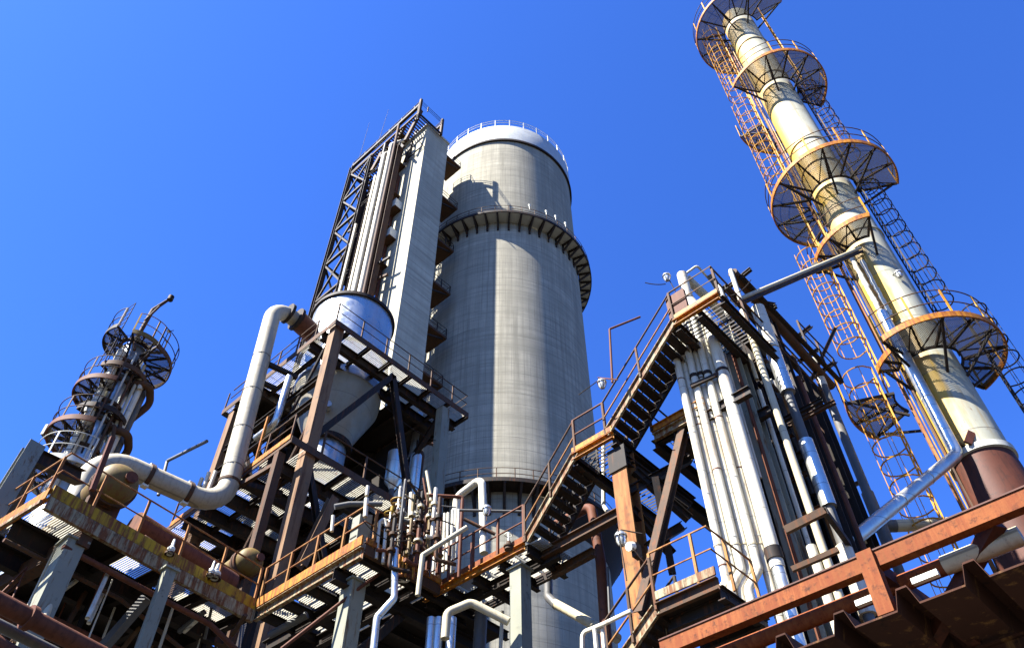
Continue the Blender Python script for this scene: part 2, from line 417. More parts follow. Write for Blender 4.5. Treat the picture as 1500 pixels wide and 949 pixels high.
def ring(zd, deck, gap_a, gap_b, legdrop):
    a0, a1 = gap_a, gap_b
    w = MB(); w.lathe([(8.97, zd), (10.4, zd), (10.4, zd-.12), (8.97, zd-.12), (8.97, zd)], SC, 120, a0, a1)
    wo = w.build('ring_walkway', deck, silo)
    n = 120
    rail = MB()
    for q in (.55, 1.1): rail.tube(arc(SC, 10.38, a0, a1, zd+q, n), .03, 6)
    for pk in range(0, 41):
        a = a0+(a1-a0)*pk/40; p = SC+V((10.38*math.cos(a), 10.38*math.sin(a), zd)); rail.beam(p, p+V((0, 0, 1.1)), .06, .06)
    rail.build('railing', 'brown_steel', wo)
    e = MB().lathe([(10.36, zd-.2), (10.46, zd-.2), (10.46, zd+.16), (10.36, zd+.16)], SC, n, a0, a1).build('edge_beam', 'dark_steel', wo)
    b = MB(); c = SC+V((0, 0, zd))
    b.beam(c+V((9, 0, -.22)), c+V((10.4, 0, -.22)), .2, .2)
    b.beam(c+V((10.3, 0, -.3)), c+V((9.0, 0, -legdrop)), .17, .2)
    b.beam(c+V((9.04, 0, -.2)), c+V((9.04, 0, -legdrop-.35)), .22, .1)
    bo = b.build('bracket', 'dark_steel', wo)
    nb = 44
    for k in range(nb):
        a = a0+(a1-a0)*(k+.5)/nb
        if k == 0: bo.rotation_euler = (0, 0, a)
        else:
            q = bo.copy(); COL.objects.link(q); q.parent = wo; q.rotation_euler = (0, 0, a)
acam = math.atan2(-dirc.y, -dirc.x)
ring(height(735, 309, nearo), 'light_grey', acam-PI*.62, acam+PI*1.2, 1.35)
ring(height(735, 701, nearo), 'dark_steel', acam-PI*.45, acam+PI*1.3, 1.9)
z2r = height(735, 701, nearo)
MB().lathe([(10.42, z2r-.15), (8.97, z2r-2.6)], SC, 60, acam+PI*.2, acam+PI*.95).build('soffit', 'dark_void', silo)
# small floodlights on the upper ring walkway
zr = height(735, 309, nearo)
for k, (px, py) in enumerate(((777, 322), (800, 322), (813, 325), (827, 336))):
    p = None
    az = (px-739)/99*9.3-1
    a = acam+math.asin(max(-1, min(1, (px-742)/125)))*1.0
    p = SC+V((10.38*math.cos(a), 10.38*math.sin(a), zr))
    if k == 0:
        t = thing('floodlight', 'small white floodlight on the silo ring railing, leftmost of four', 'floodlight', p, 'floodlights on the silo ring')
        MB().beam(p+V((0, 0, 1)), p+V((0, 0, 1.65)), .05, .05).build('stem', 'white_paint', t)
        MB().lathe([(0, 1.6), (.08, 1.6), (.14, 1.85), (.15, 1.9), (0, 1.9)], p, 12).build('lamp_head', 'white_paint', t)
        fl = t
    else:
        dup(fl, loc=p, label='small white floodlight on the silo ring railing, '+('second from the left of four', 'third from the left of four', 'rightmost of four')[k-1])

# ================================================================== concrete shaft and its landings
SH = at(626.5, 184, D=47.65); SR = at(656, 212, Z=SH.z); sx0, sy0, sx1, sy1 = SH.x, SH.y, SR.x, SH.y+4.2
shaft = thing('concrete_shaft', 'square pale concrete stair shaft standing beside the silo', 'shaft', (sx0, sy0, 0))
MB().box(sx0, sx1, sy0, sy1, 0, SH.z).build('wall', 'shaft_concrete', shaft)
MB().box(sx0-.15, sx1+.15, sy0-.15, sy1+.15, SH.z, SH.z+.35).build('coping', 'light_grey', shaft)
for k, (px, py) in enumerate(((655, 228), (655, 288), (648, 350), (643, 412), (640, 476), (630, 545))):
    z = height(px, py, (sx1, sy0+.6))
    xe = sx1+2.6
    l = MB().box(sx1+.01, xe, sy0+.25, sy0+2.9, z-.3, z).build('landing', 'brown_steel', shaft)
    railing(l, [(sx1+.1, sy0+.3, z), (xe-.05, sy0+.3, z), (xe-.05, sy0+2.8, z)], 1.1, 'dark_steel', .035, posts=True, gap=1.3)
    MB().beam((sx1+.02, sy0+.5, z-1.4), (xe-.3, sy0+.5, z-.3), .14, .14).build('bracket', 'dark_steel', l)
    MB().beam((sx1+.5, sy0+1.6, z+.0), (sx1+.5, sy0+1.6, z+2.1), .9, .05).build('door', 'dark_void', l)
# cage on the roof
cg = [(sx0-1.6, sy0-.2, SH.z+.36), (sx0+2.4, sy0-.2, SH.z+.36)]
# ================================================================== lattice stair tower beside the shaft
XL = 25.9
pN = at(616, 154, X=XL); pF = at(517, 243, X=XL); yn, yf, zl = pN.y, pF.y, pN.z
lat = thing('lattice_tower', 'dark steel lattice tower with pipes and platforms against the shaft', 'lattice tower', (XL, yn, 0))
cw = .5
def lc(x, y, z0, z1, name='corner_column', w=cw, mat='dark_steel'):
    return MB().ibeam((x, y, z0), (x, y, z1), w, w, (0, 1, 0), .05).build(name, mat, lat)
y2 = at(530, 290, X=XL).y
lc(XL, yf, 0, zl); lc(XL, y2, 0, zl-3); lc(XL, yn+.1, zl-3.5, zl+.6, w=.3); lc(XL+3.3, yf, 0, zl); lc(XL+3.3, y2, 0, zl)
ym = at(556, 330, X=XL).y
lc(XL+.4, ym, 0, zl-4.5, w=.7, mat='brown_steel')
lc(XL+.5, (ym+y2)/2+.3, 0, zl-6, w=.35)
# chords and bracing of the far bay, 6.5 m per panel
pz = [28+6.4*i for i in range(11)]
br = None
for i, z in enumerate(pz):
    MB().beam((XL, y2, z), (XL, yf, z), .26, .3).build('strut', 'dark_steel', lat)
    MB().beam((XL, yf, z), (XL+3.3, yf, z), .26, .3).build('strut', 'dark_steel', lat)
    MB().beam((XL+3.3, y2, z), (XL+3.3, yf, z), .26, .3).build('strut', 'dark_steel', lat)
    if z+6.4 < zl:
        MB().beam((XL, y2, z), (XL, (y2+yf)/2, z+3.2), .2, .2).beam((XL, yf, z), (XL, (y2+yf)/2, z+3.2), .2, .2).beam((XL, (y2+yf)/2, z+3.2), (XL, yf, z+6.4), .2, .2).beam((XL, (y2+yf)/2, z+3.2), (XL, y2, z+6.4), .2, .2).build('brace', 'dark_steel', lat)
        MB().beam((XL+3.3, y2, z), (XL+3.3, yf, z+6.4), .18, .18).build('brace', 'dark_steel', lat)
        MB().beam((XL, yf, z+6.4), (XL+3.3, yf, z), .18, .18).build('brace', 'dark_steel', lat)
    # cross platforms between pipes
    MB().box(XL+.6, XL+3.4, ym, y2, z-.12, z).build('floor_plate', 'brown_steel', lat)
# head of the tower: sloping conveyor ladder, roof floor, railing
zh = zl
MB().beam((XL, yn, zh), (XL, yf, zh), .35, .4).build('head_beam', 'dark_steel', lat)
MB().beam((XL, yn, zh-1.9), (XL, yf, zh-1.9), .2, .25).build('head_beam', 'brown_steel', lat)
MB().beam((XL+3.6, yn, zh), (XL+3.6, yf, zh), .3, .3).build('head_beam', 'dark_steel', lat)
m = MB()
for i in range(34):
    y = yn+.4+(yf-yn-.8)*i/33; m.beam((XL, y, zh-1.9), (XL+3.4, y, zh-1.9), .14, .1)
m.build('roof_slats', 'brown_steel', lat)
railing(lat, [(XL, yf, zh), (XL, yn, zh), (XL+3.6, yn, zh), (XL+3.6, yn+4.5, zh)], 1.2, 'dark_steel', .05, 2.2, mids=(.33, .66))
for k in range(2):
    xx = XL+3.6*k
    MB().beam((xx, yn, zh-2.6), (xx, yn, zh+1.4), .3, .3).build('cage_post', 'brown_steel', lat)
MB().beam((XL, yn, zh-2.2), (XL+3.6, yn, zh-2.2), .18, .22).build('cage_beam', 'dark_steel', lat)
for k, q in enumerate((2.1, 5.0, 8.0)):
    y = yn+q
    MB().beam((XL+.2, y, zh-6), (XL+.6, y-1.6, zh), .35, .35).build('head_brace', 'brown_steel', lat)
    MB().beam((XL+.2, y, zh-7.5), (XL+.4, y+2.6, zh-2), .3, .3).build('head_brace', 'dark_steel', lat)
    MB().beam((XL+1.4, y+1, zh-8), (XL+2.2, y+1, zh+.5), .4, .3).build('head_post', 'dark_steel', lat)
for (px, py, w) in ((569, 304, 1.1), (560, 347, 1.2), (566, 262, 1.0)):
    p = at(px, py, X=sx0-.9)
    MB().box(sx0-.9, sx0-.02, p.y-w/2-.6, p.y+w/2, p.z-.7, p.z+.7).build('parapet', 'white_paint' if py > 280 else 'rust_pipe', lat)
    MB().box(sx0-.95, sx0-.02, p.y-w/2-.65, p.y+w/2+.05, p.z-.82, p.z-.71).build('landing', 'brown_steel', lat)
for k, (px, py) in enumerate(((545, 265), (560, 245), (540, 330), (548, 300), (525, 330), (560, 300), (555, 385), (552, 410))):
    p = at(px, py, X=XL+.6+.3*(k % 3))
    MB().beam(p+V((0, -1.6, -.6)), p+V((0, 1.9, .5+.5*(k % 2))), .2, .25).build('cross_member', 'brown_steel' if k % 2 else 'dark_steel', lat)
# guy rods of the ladder hoops over the shaft face
m = MB()
for (px, py) in ((614, 208), (600, 222)):
    p = at(px, py, X=sx0-.7); m.tube([p+V((0, .8*math.cos(t), .55*math.sin(t))) for t in [PI*i/10 for i in range(11)]], .06, 6)
    m.tube([V((sx0-.05, p.y, p.z)), p], .05, 5)
m.tube([at(619, 213, X=sx0-.3), at(598, 232, X=sx0-.3)], .07, 6)
m.build('hoop', 'dark_steel', lat)
for k, (px, py, r, mt, zt_) in enumerate(((524, 400, .27, 'white_lagging', 87), (533, 400, .24, 'white_lagging', 88), (513, 420, .2, 'cream_lagging', 83), (519, 410, .13, 'grey_pipe', 90), (540, 395, .17, 'brown_steel', 92), (552, 430, .14, 'rust_pipe', 84), (497, 430, .17, 'cream_lagging', 75))):
    p = at(px, py, X=XL-.45 if k != 5 else sx0-.16)
    z1 = zt_
    pts = [(p.x, p.y, 30), (p.x, p.y, z1)]
    if k in (0, 1): pts.append((p.x+1.2, p.y-.9, z1+1.6))
    pipe('riser_pipe', ('thick white lagged riser on the lattice tower, left of the pair', 'white lagged riser on the lattice tower, right of the pair', 'cream riser on the lattice tower left of the white pair', 'thin grey riser on the lattice tower between cream and white risers', 'brown riser right of the white pair on the lattice tower', 'thin rusty riser running down beside the sunlit shaft face', 'short cream riser behind the hopper rim on the lattice tower')[k], pts, r, mt, .8, group='risers on the lattice tower')
for k, (a, b) in enumerate((((527, 230), (541, 180)), ((553, 213), (569, 161)))):
    p = at(*a, X=XL); q = at(*b, X=XL)
    tag(MB().tube([p, q], [.035, .015], 5).build('whip_antenna', 'dark_steel', None, origin=p), ('thin whip aerial at the far corner of the lattice tower', 'thin whip aerial midway along the lattice tower roof')[k], 'aerial')

random.seed(5)
for k in range(26):
    y = random.uniform(yn+6.0, y2+.2); x = XL+random.uniform(.3, 2.2); z0 = random.uniform(30, 74); z1 = z0+random.uniform(8, 26)
    MB().beam((x, y, z0), (x, y, min(z1, zl-2)), random.uniform(.1, .3), random.uniform(.1, .25)).build('upright', random.choice(('brown_steel', 'dark_steel', 'dark_steel', 'rust_pipe')), lat)
for k in range(30):
    z = random.uniform(40, 94); y = random.uniform(yn+5.6, y2-1.2)
    MB().beam((XL+random.uniform(0, 1.2), y, z), (XL+random.uniform(.2, 1.8), y+random.uniform(1.5, 4), z+random.uniform(-.6, 2.4)), .12, .16).build('cross_member', random.choice(('brown_steel', 'dark_steel')), lat)
for i, z in enumerate(pz[2:]):
    railing(lat, [(XL-.05, y2-.2, z), (XL-.05, ym+.3, z)], 1.1, 'dark_steel', .035, 1.6, posts=False)
# ================================================================== hopper frame
ZM = 13.1
PC = at(493, 473, D=23); hx0, hy0 = PC.x, PC.y; zp1 = PC.z
hx1, hy1 = 17.7, 27.8; zp2 = height(445, 655, PC)
hf = thing('steel_frame', 'tall rusty steel frame carrying the metal hopper, with two grating floors', 'steel frame', (hx0, hy0, 0))
def hcol(x, y, z0, z1, mat):
    m = MB(); w = .43
    m.box(x, x+w, y, y+.035, z0, z1).box(x, x+w, y+w-.035, y+w, z0, z1).box(x-.003, x+.03, y+.002, y+w-.002, z0, z1).box(x+w*.45, x+w*.55, y+.036, y+w-.036, z0, z1)
    return m.build('column', mat, hf, smooth=False)
hcol(hx0, hy0, 0, zp1-.05, 'column_tan'); hcol(hx1-.25, hy0+.02, 0, zp1-.35, 'grey_green')
hcol(hx0, hy1-.9, 0, zp1-.35, 'column_tan'); hcol(hx1-.25, hy1-.9, 0, zp1-.35, 'dark_steel')
hcol((hx0+hx1)/2, hy1-.9, 0, zp1-.35, 'dark_steel')
def floor(z, x0, x1, y0, y1, joists_y, joists_x, holes, fmat, depth=.42):
    f = MB().box(x0-.02, x1+.02, y0-.03, y0+.01, z-.26, z+.03)
    fo = f.build('platform', fmat, hf, smooth=False)
    MB().box(x0-.03, x0+.01, y0+.012, y1, z-.26, z+.03).build('edge_beam', fmat, fo, smooth=False)
    MB().box(x1-.01, x1+.03, y0+.012, y1, z-.26, z+.03).build('edge_beam', 'dark_steel', fo, smooth=False)
    MB().box(x0+.012, x1-.012, y1-.02, y1+.02, z-.26, z+.03).build('edge_beam', 'dark_steel', fo, smooth=False)
    for y in joists_y: MB().ibeam((x0+.02, y, z-.05-depth/2), (x1-.02, y, z-.05-depth/2), .22, depth).build('joist', 'dark_steel', fo, smooth=False)
    for x in joists_x: MB().ibeam((x, y0+.02, z-.05-.1), (x, y1-.03, z-.05-.1), .13, .19).build('joist', 'dark_steel', fo, smooth=False)
    for (a, b, c, d) in holes: grating(fo, a, b, c, d, z)
    return fo
cxh, cyh = None, None
CA = plan(-16.5, 27.0); cxh, cyh = CA.x, CA.y; RH = 1.9
# upper floor: gratings all round the hopper
g1 = [(hx0, hx1+1.1, hy0, hy0+1.5), (hx0, hx0+1.0, hy0+1.5, hy1)]
f1 = floor(zp1, hx0-.12, hx1+1.15, hy0-.12, hy1, [hy0+.75, hy0+1.55, cyh+RH+.3, hy1-1], [hx0+.6+1.15*i for i in range(7)], g1, 'brown_steel', .45)
railing(f1, [(hx1+1.1, hy1-3, zp1), (hx1+1.1, hy0-.08, zp1), (hx0-.08, hy0-.08, zp1), (hx0-.08, hy1-.3, zp1)], 1.1, 'brown_steel', .025, 1.6, posts=False)
for i in range(6):
    for p in (V((hx0-.08+7.4*i/5.6, hy0-.08, zp1)), V((hx0-.08, hy0+1.3+1.3*i, zp1))): MB().beam(p, p+V((0, 0, 1.1)), .055, .055).build('railing_post', 'brown_steel', f1)
m = MB()
for (a, b, c, d) in ((hx0+1.05, cxh-RH-.1, hy0+1.55, hy1-.1), (cxh+RH+.1, hx1+1.1, hy0+1.55, hy1-.1), (cxh-RH-.1, cxh+RH+.1, cyh+RH+.1, hy1-.1), (cxh-RH-.1, cxh+RH+.1, hy0+1.55, cyh-RH-.1)):
    if b > a and d > c: m.box(a, b, c, d, zp1-.045, zp1-.01)
m.build('deck_plate', 'dark_void', f1, smooth=False)
# lower floor
g2 = [(hx0, hx1+.6, hy0, hy0+1.15), (hx0-.6, hx0+2.6, hy0+1.25, hy0+2.65), (hx0+3.0, hx1-1.3, hy0+1.3, hy0+2.6), (hx0-.6, hx0+1.7, hy0+2.8, hy0+3.9), (hx0+2.9, hx0+4.2, hy0+2.8, hy0+3.9), (hx0-.6, hx0+3.0, hy0+4.1, hy0+5.2), (hx0-.6, hx0+1.2, hy0+5.4, hy1)]
zq2 = zp2-.045
f2 = floor(zp2, hx0-.7, hx1+.6, hy0-.12, hy1, [hy0+1.2, hy0+2.7, hy0+4.0, hy0+5.3, hy0+6.4], [hx0+.5+1.25*i for i in range(6)], g2, 'brown_steel', .5)
m = MB()
for (a, b, c, d) in ((hx0+2.65, hx0+2.95, hy0+1.2, hy0+3.9), (hx1-1.25, hx1+.5, hy0+1.2, hy0+2.7), (hx0+1.75, hx0+2.85, hy0+2.75, hy0+3.95), (hx0+4.25, hx1, hy0+2.75, hy1-.1), (hx0+3.05, hx0+4.2, hy0+4.0, hy1-.1), (hx0+1.25, hx0+3.0, hy0+5.3, hy1-.1)): m.box(a, b, c, d, zp2-.045, zp2-.01)
m.build('deck_plate', 'dark_void', f2, smooth=False)
MB().box(hx0-.76, hx0-.72, hy0-.1, hy1-.4, zp2-.1, zp2+.12).build('toe_board', 'orange_paint', f2)
railing(f2, [(hx1, hy0-.06, zp2), (hx0+.6, hy0-.06, zp2)], 1.1, 'brown_steel', .028, 1.7)
railing(f2, [(hx0-.68, hy0, zp2), (hx0-.68, hy1-.3, zp2)], 1.1, 'brown_steel', .025, 1.5)
MB().beam((hx0-.68, hy0+2.1, zp2), (hx0-.68, hy0+2.1, zp2+2.3), .09, .09).beam((hx0-.68, hy0+3.0, zp2), (hx0-.68, hy0+3.0, zp2+1.2), .09, .09).build('gate_post', 'orange_paint', f2)
# bracing on the lit face and the face towards the silo
def hbr(a, b, w=.24, mat='dark_steel'):
    return MB().ibeam(a, b, w, w, (0, 1, 0), .03).build('brace', mat, hf, smooth=False)
nd = at(578, 557, Y=hy0); nb = (nd.x, hy0+.2, zp1-.5)
hbr(nb, (hx0+.4, hy0+.2, zp2+1.0)); hbr(nb, (hx1-.6, hy0+.2, zp2-2.2))
hbr((hx0+.3, hy0+.2, zp2-.4), (hx0+2.4, hy0+.22, ZM+2.0), .2)
hbr(at(440, 829, Y=hy0-.2), at(488, 730, Y=hy0-.2), .3, 'column_tan')
hbr((hx0+.2, hy0+.6, zp1-.4), (hx0+.2, hy0+3.6, zp2+.2), .1); hbr((hx0+.2, hy0+.6, zp2+1.6), (hx0+.2, hy0+3.9, ZM+2.4), .1, 'brown_steel')
hbr((hx0+.2, hy1-.9, zp1-.4), (hx0+.2, hy1-4.3, zp2), .2); hbr((hx0+.2, hy1-.7, zp2-.4), (hx0+.2, hy1-4, ZM+.5), .18)
hbr((hx1, hy0+.4, zp1-.5), (hx1, hy1-1, zp2), .22); hbr((hx1, hy1-1, zp1-.5), (hx1, hy0+.4, zp2), .22)
hbr((hx0+.4, hy1-.8, zp1-.5), (hx1, hy1-.8, zp2), .25); hbr((hx1, hy1-.8, zp1-.5), (hx0+.4, hy1-.8, zp2), .25)
for z in (zp1-2.6, zp2+2.8): MB().ibeam((hx0+.2, hy0+.5, z), (hx0+.2, hy1-.9, z), .2, .3).build('girt', 'dark_steel', hf, smooth=False)
MB().ibeam((hx0+.4, hy1-.7, zp2+3), (hx1, hy1-.7, zp2+3), .3, .4).build('girt', 'dark_steel', hf, smooth=False)
for q in ((275, 405), (266, 440)): pass
for (px, py) in ((392, 533), (363, 551)):
    p = at(px, py, X=hx0-1.0); MB().beam(p, p+V((1.3, -.25, 0)), .18, .18).build('duct_bracket', 'dark_steel', hf)
# dark braced column left of the frame on the lower floor
p = at(390, 740, X=hx0-.6); MB().box(p.x-.14, p.x+.14, p.y-.14, p.y+.14, ZM, zp2-.3).build('hanger', 'brown_steel', hf)
p = at(350, 720, X=hx0-.65); MB().beam(p+V((-.2, 0, 0)), p+V((0, -2.2, .05)), .14, .16).build('hanger_beam', 'brown_steel', hf)

MB().box(13.6, hx1, hy1-.2, hy1-.15, zp2+.1, zp1-.4).build('dark_backing', 'dark_void', hf, smooth=False)  # added sheet, makes the space behind the hopper cone dark
MB().box(hx1-.2, hx1-.15, hy0+3.2, hy1-.25, zp2+1.2, zp1-.5).build('side_sheet', 'dark_void', hf, smooth=False)  # added too, darkens the far right of the frame interior
MB().box(hx0+3.4, hx1, hy1-.2, hy1-.15, ZM, zp2-.6).build('dark_backing', 'dark_void', hf, smooth=False)  # same added dark backing, below the lower floor
# ------------------------------------------------------------------ hopper
hop = thing('hopper', 'shiny round metal hopper with a pale cone passing through the frame floor', 'hopper', (cxh, cyh, zp2))
ztop = height(517, 428, (cxh-1.5, cyh-1.4)) ; ztop = max(ztop, zp1+3)
MB().lathe([(RH, zp1-.5), (RH, ztop)], (cxh, cyh, 0), 72).build('shell', 'shiny_clad', hop)
MB().lathe([(RH-.02, ztop-.06), (RH+.1, ztop-.06), (RH+.1, ztop+.12), (RH-.05, ztop+.12), (0, ztop+.5)], (cxh, cyh, 0), 72).build('rim', 'dark_steel', hop)
MB().lathe([(RH+.005, zp1+1.5), (RH+.12, zp1+1.5), (RH+.12, zp1+1.62), (RH+.005, zp1+1.62)], (cxh, cyh, 0), 72).build('stiffener', 'alu_clad', hop)
zc = zp1-3.1
MB().lathe([(RH, zp1-.5), (RH-.05, zp1-.9), (.85, zc), (.84, zc-.02)], (cxh, cyh, 0), 72).build('cone', 'cone_clad', hop)
MB().lathe([(.85, zc), (1.05, zc), (1.05, zc-.22), (.85, zc-.22)], (cxh, cyh, 0), 48).build('flange_ring', 'dark_steel', hop)
MB().lathe([(.83, zc-.1), (.83, zc-1.3), (.35, zc-1.9), (.35, zp2+.02)], (cxh, cyh, 0), 48).build('outlet', 'shiny_clad', hop)
mh = V((cxh-.95, cyh-.95, zp1-2.2)); MB().tube([mh, mh+V((-.15, -.25, 0))], .17, 12).build('nozzle', 'alu_clad', hop)

# ------------------------------------------------------------------ the big cream duct
rd = .35
e1 = at(430, 464, X=hx0-.35); nz = V((cxh, e1.y, e1.z))
dt = at(405, 468, X=hx0-1.15); dt = V((dt.x, e1.y, e1.z))
db = at(316, 742, X=dt.x)
yd = at(330, 735, X=dt.x).y
db = V((dt.x-.02, yd, height(322, 745, (dt.x, yd))))
lb = at(140, 668, Y=yd); lb = V((lb.x, yd, db.z+.35))
lbx = at(146, 665, Z=db.z)
end = V((lbx.x-.1, lbx.y-.1, ZM+.05))
duct = thing('process_duct', 'wide cream process duct bending from the hopper down to the yellow walkway', 'duct', end)
MB().tube([V((cxh-RH+.25, e1.y+.2, e1.z)), V((dt.x-.2, e1.y, e1.z)), db, V((lbx.x, lbx.y, lbx.z)), end], rd, 28, 1.05).build('duct_run', 'duct_cream', duct)
for (x, rr, w, mt) in ((hx0-.15, .56, .07, 'dark_steel'), (hx0-.62, .5, .07, 'dark_steel')):
    MB().tube([(x-w, e1.y+.02, e1.z), (x+w, e1.y+.02, e1.z)], rr, 28).build('flange', mt, duct)
MB().tube([(hx0-.1, e1.y+.03, e1.z), (cxh-RH+.2, e1.y+.2, e1.z)], .47, 24).build('nozzle_sleeve', 'rust_pipe', duct)
d0 = V((dt.x-.2, e1.y, e1.z)); ax = (db-d0).normalized()
for q in (.32, .5, .68, .84):
    c = d0+(db-d0)*q; MB().tube([c-ax*.012, c+ax*.012], rd+.016, 28).build('seam_band', 'grey_pipe', duct)
ax2 = (lbx-db).normalized()
for q in (.3, .62):
    c = db+(lbx-db)*q; MB().tube([c-ax2*.07, c+ax2*.07], rd+.035, 28).build('clamp', 'brown_steel', duct)
    for s in (-1, 1): MB().box(c.x-.1, c.x+.1, c.y-.5*0-.1, c.y+.1, c.z+s*(rd+.02)-.07, c.z+s*(rd+.02)+.07).build('clamp_lug', 'white_paint', duct)
c = d0+(db-d0)*.9
MB().tube([c-ax*.05, c+ax*.05], rd+.03, 28).build('clamp', 'brown_steel', duct)
MB().beam(c+V((.3, -.1, .1)), c+V((1.7, -.7, .1)), .22, .2).build('support_arm', 'dark_steel', duct)
# smaller pale pipe with a lower bend beside the duct
p0 = at(424, 552, X=hx0-.25); p1 = at(403, 621, X=hx0-.25); p2 = at(375, 642, X=hx0-.25)
pipe('bent_pipe', 'pale pipe with a low elbow in front of the hopper cone', [p0, p1, p2], .14, 'alu_clad', .35)
for k, (a, b) in enumerate((((296, 700), (284, 730)), ((306, 692), (296, 722)), ((316, 690), (304, 722)))):
    p = at(*a, X=hx0-.9); q = at(*b, X=hx0-.9)
    pipe('stub_pipe', 'short white pipe stub under the duct elbow, '+('leftmost', 'middle', 'rightmost')[k]+' of three', [p, q], .075, 'white_lagging', group='stubs beside the duct')
p = at(270, 672, X=hx0-1.2); q = at(245, 675, X=hx0-1.2); w = at(232, 725, X=hx0-1.2)
pipe('vent_bar', 'thin dark bar frame standing against the sky left of the duct', [p+V((0, -1.6, 0)), q, w], .07, 'grey_pipe', .05)

# ================================================================== lower left walkway (yellow)
a0 = at(75, 722, Z=ZM); lx0, ly0 = a0.x, 17.75; b0 = at(372, 887, Z=ZM); lx1, ly1 = 10.1, 18.45
wl = thing('walkway', 'long yellow rusty walkway with railing and tanks at lower left', 'walkway', (lx0, ly0, 0))
ux = V((lx1-lx0, ly1-ly0, 0)); Lw = ux.length; ux.normalize(); uy = V((-ux.y, ux.x, 0))
def lp(u, v, z): return V((lx0, ly0, 0))+ux*u+uy*v+V((0, 0, z))
MB().beam(lp(0, 0, ZM+.06), lp(Lw, 0, ZM+.06), .05, .30).build('kick_plate', 'yellow_paint', wl)
MB().channel(lp(0, .03, ZM-.26), lp(Lw, .03, ZM-.26), .12, .32).build('edge_beam', 'cream_web', wl)
MB().channel(lp(-.02, 0, ZM-.05), lp(-.02, 9, ZM-.05), .12, .28, side=-1).build('edge_beam', 'orange_paint', wl)
MB().beam(lp(-.12, 0, ZM-.32), lp(-.12, 9, ZM-.32), .06, .1).build('edge_angle', 'cream_web', wl)
railing(wl, [lp(0, 9, ZM), lp(0, 0, ZM), lp(Lw-.1, 0, ZM)], 1.15, 'column_rust', .026, 1.25)
for (u0, u1, v0, v1) in ((.05, 1.2, .15, 1.35), (2.3, 3.3, .3, 1.35), (3.6, 4.6, .3, 1.35), (4.8, 5.9, .3, 1.35), (.1, 1.2, 1.6, 2.3), (.1, 1.1, 3.2, 4.4)):
    m = MB(); n = int((u1-u0)/.06)
    for i in range(n+1):
        u = u0+(u1-u0)*i/n; m.beam(lp(u, v0, ZM-.03), lp(u, v1, ZM-.03), .01, .045)
    m.build('grating', 'grating_steel', wl, smooth=False)
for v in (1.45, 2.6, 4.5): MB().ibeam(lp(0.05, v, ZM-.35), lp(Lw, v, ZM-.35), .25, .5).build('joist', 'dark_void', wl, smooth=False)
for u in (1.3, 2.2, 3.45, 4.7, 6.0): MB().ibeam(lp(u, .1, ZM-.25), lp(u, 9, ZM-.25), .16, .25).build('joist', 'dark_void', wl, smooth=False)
# deck plate behind the gratings
m = MB()
for (u0, u1, v0, v1) in ((0.02, Lw, 1.4, 1.55), (1.25, Lw, 1.55, 2.5), (1.2, Lw+9, 2.5, 10), (1.25, 2.25, .1, 1.38), (3.32, 3.58, .1, 1.38), (4.62, 4.78, .1, 1.38), (5.92, Lw, .1, 1.38), (0.02, 1.2, 2.4, 3.1), (0.02, 1.2, 4.6, 10)):
    vs = [lp(u0, v0, ZM-.008), lp(u1, v0, ZM-.008), lp(u1, v1, ZM-.008), lp(u0, v1, ZM-.008)]
    lo = [p-V((0, 0, .02)) for p in vs]
    m.add(vs+lo, [(0, 1, 2, 3), (7, 6, 5, 4), (0, 4, 5, 1), (1, 5, 6, 2), (2, 6, 7, 3), (3, 7, 4, 0)])
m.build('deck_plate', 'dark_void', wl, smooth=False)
# box column under the corner, and a brace column
p = at(93, 775, Z=ZM-.4); q = p
def boxcol(parent, x, y, z0, z1, w, d, mat, name='column'):
    return MB().box(x-w/2, x+w/2, y-d/2, y+d/2, z0, z1).box(x-w/2-.06, x+w/2+.06, y-d/2-.06, y+d/2+.06, z1, z1+.05).build(name, mat, parent, smooth=False)
boxcol(wl, p.x+.35, p.y+.1, 0, ZM-.6, .42, .52, 'grey_green')
p = at(236, 870, Z=ZM-1.2); boxcol(wl, p.x, p.y, 0, ZM-.6, .26, .22, 'grey_green')
MB().beam(at(215, 875, Z=ZM-.8), at(150, 949, Z=ZM-1.9), .2, .22).build('brace', 'grey_pipe', wl)
MB().beam(lp(1.2, 0.1, ZM-.5), lp(1.2, 9, ZM-.5), .3, .4).build('cross_beam', 'brown_steel', wl)
# leaning post in the railing
p = at(135, 718, Z=ZM); q = at(170, 640, Y=p.y-.02)
MB().beam(p, V((q.x-.05, p.y+.05, q.z)), .11, .11).build('tall_post', 'rust_pipe', wl)
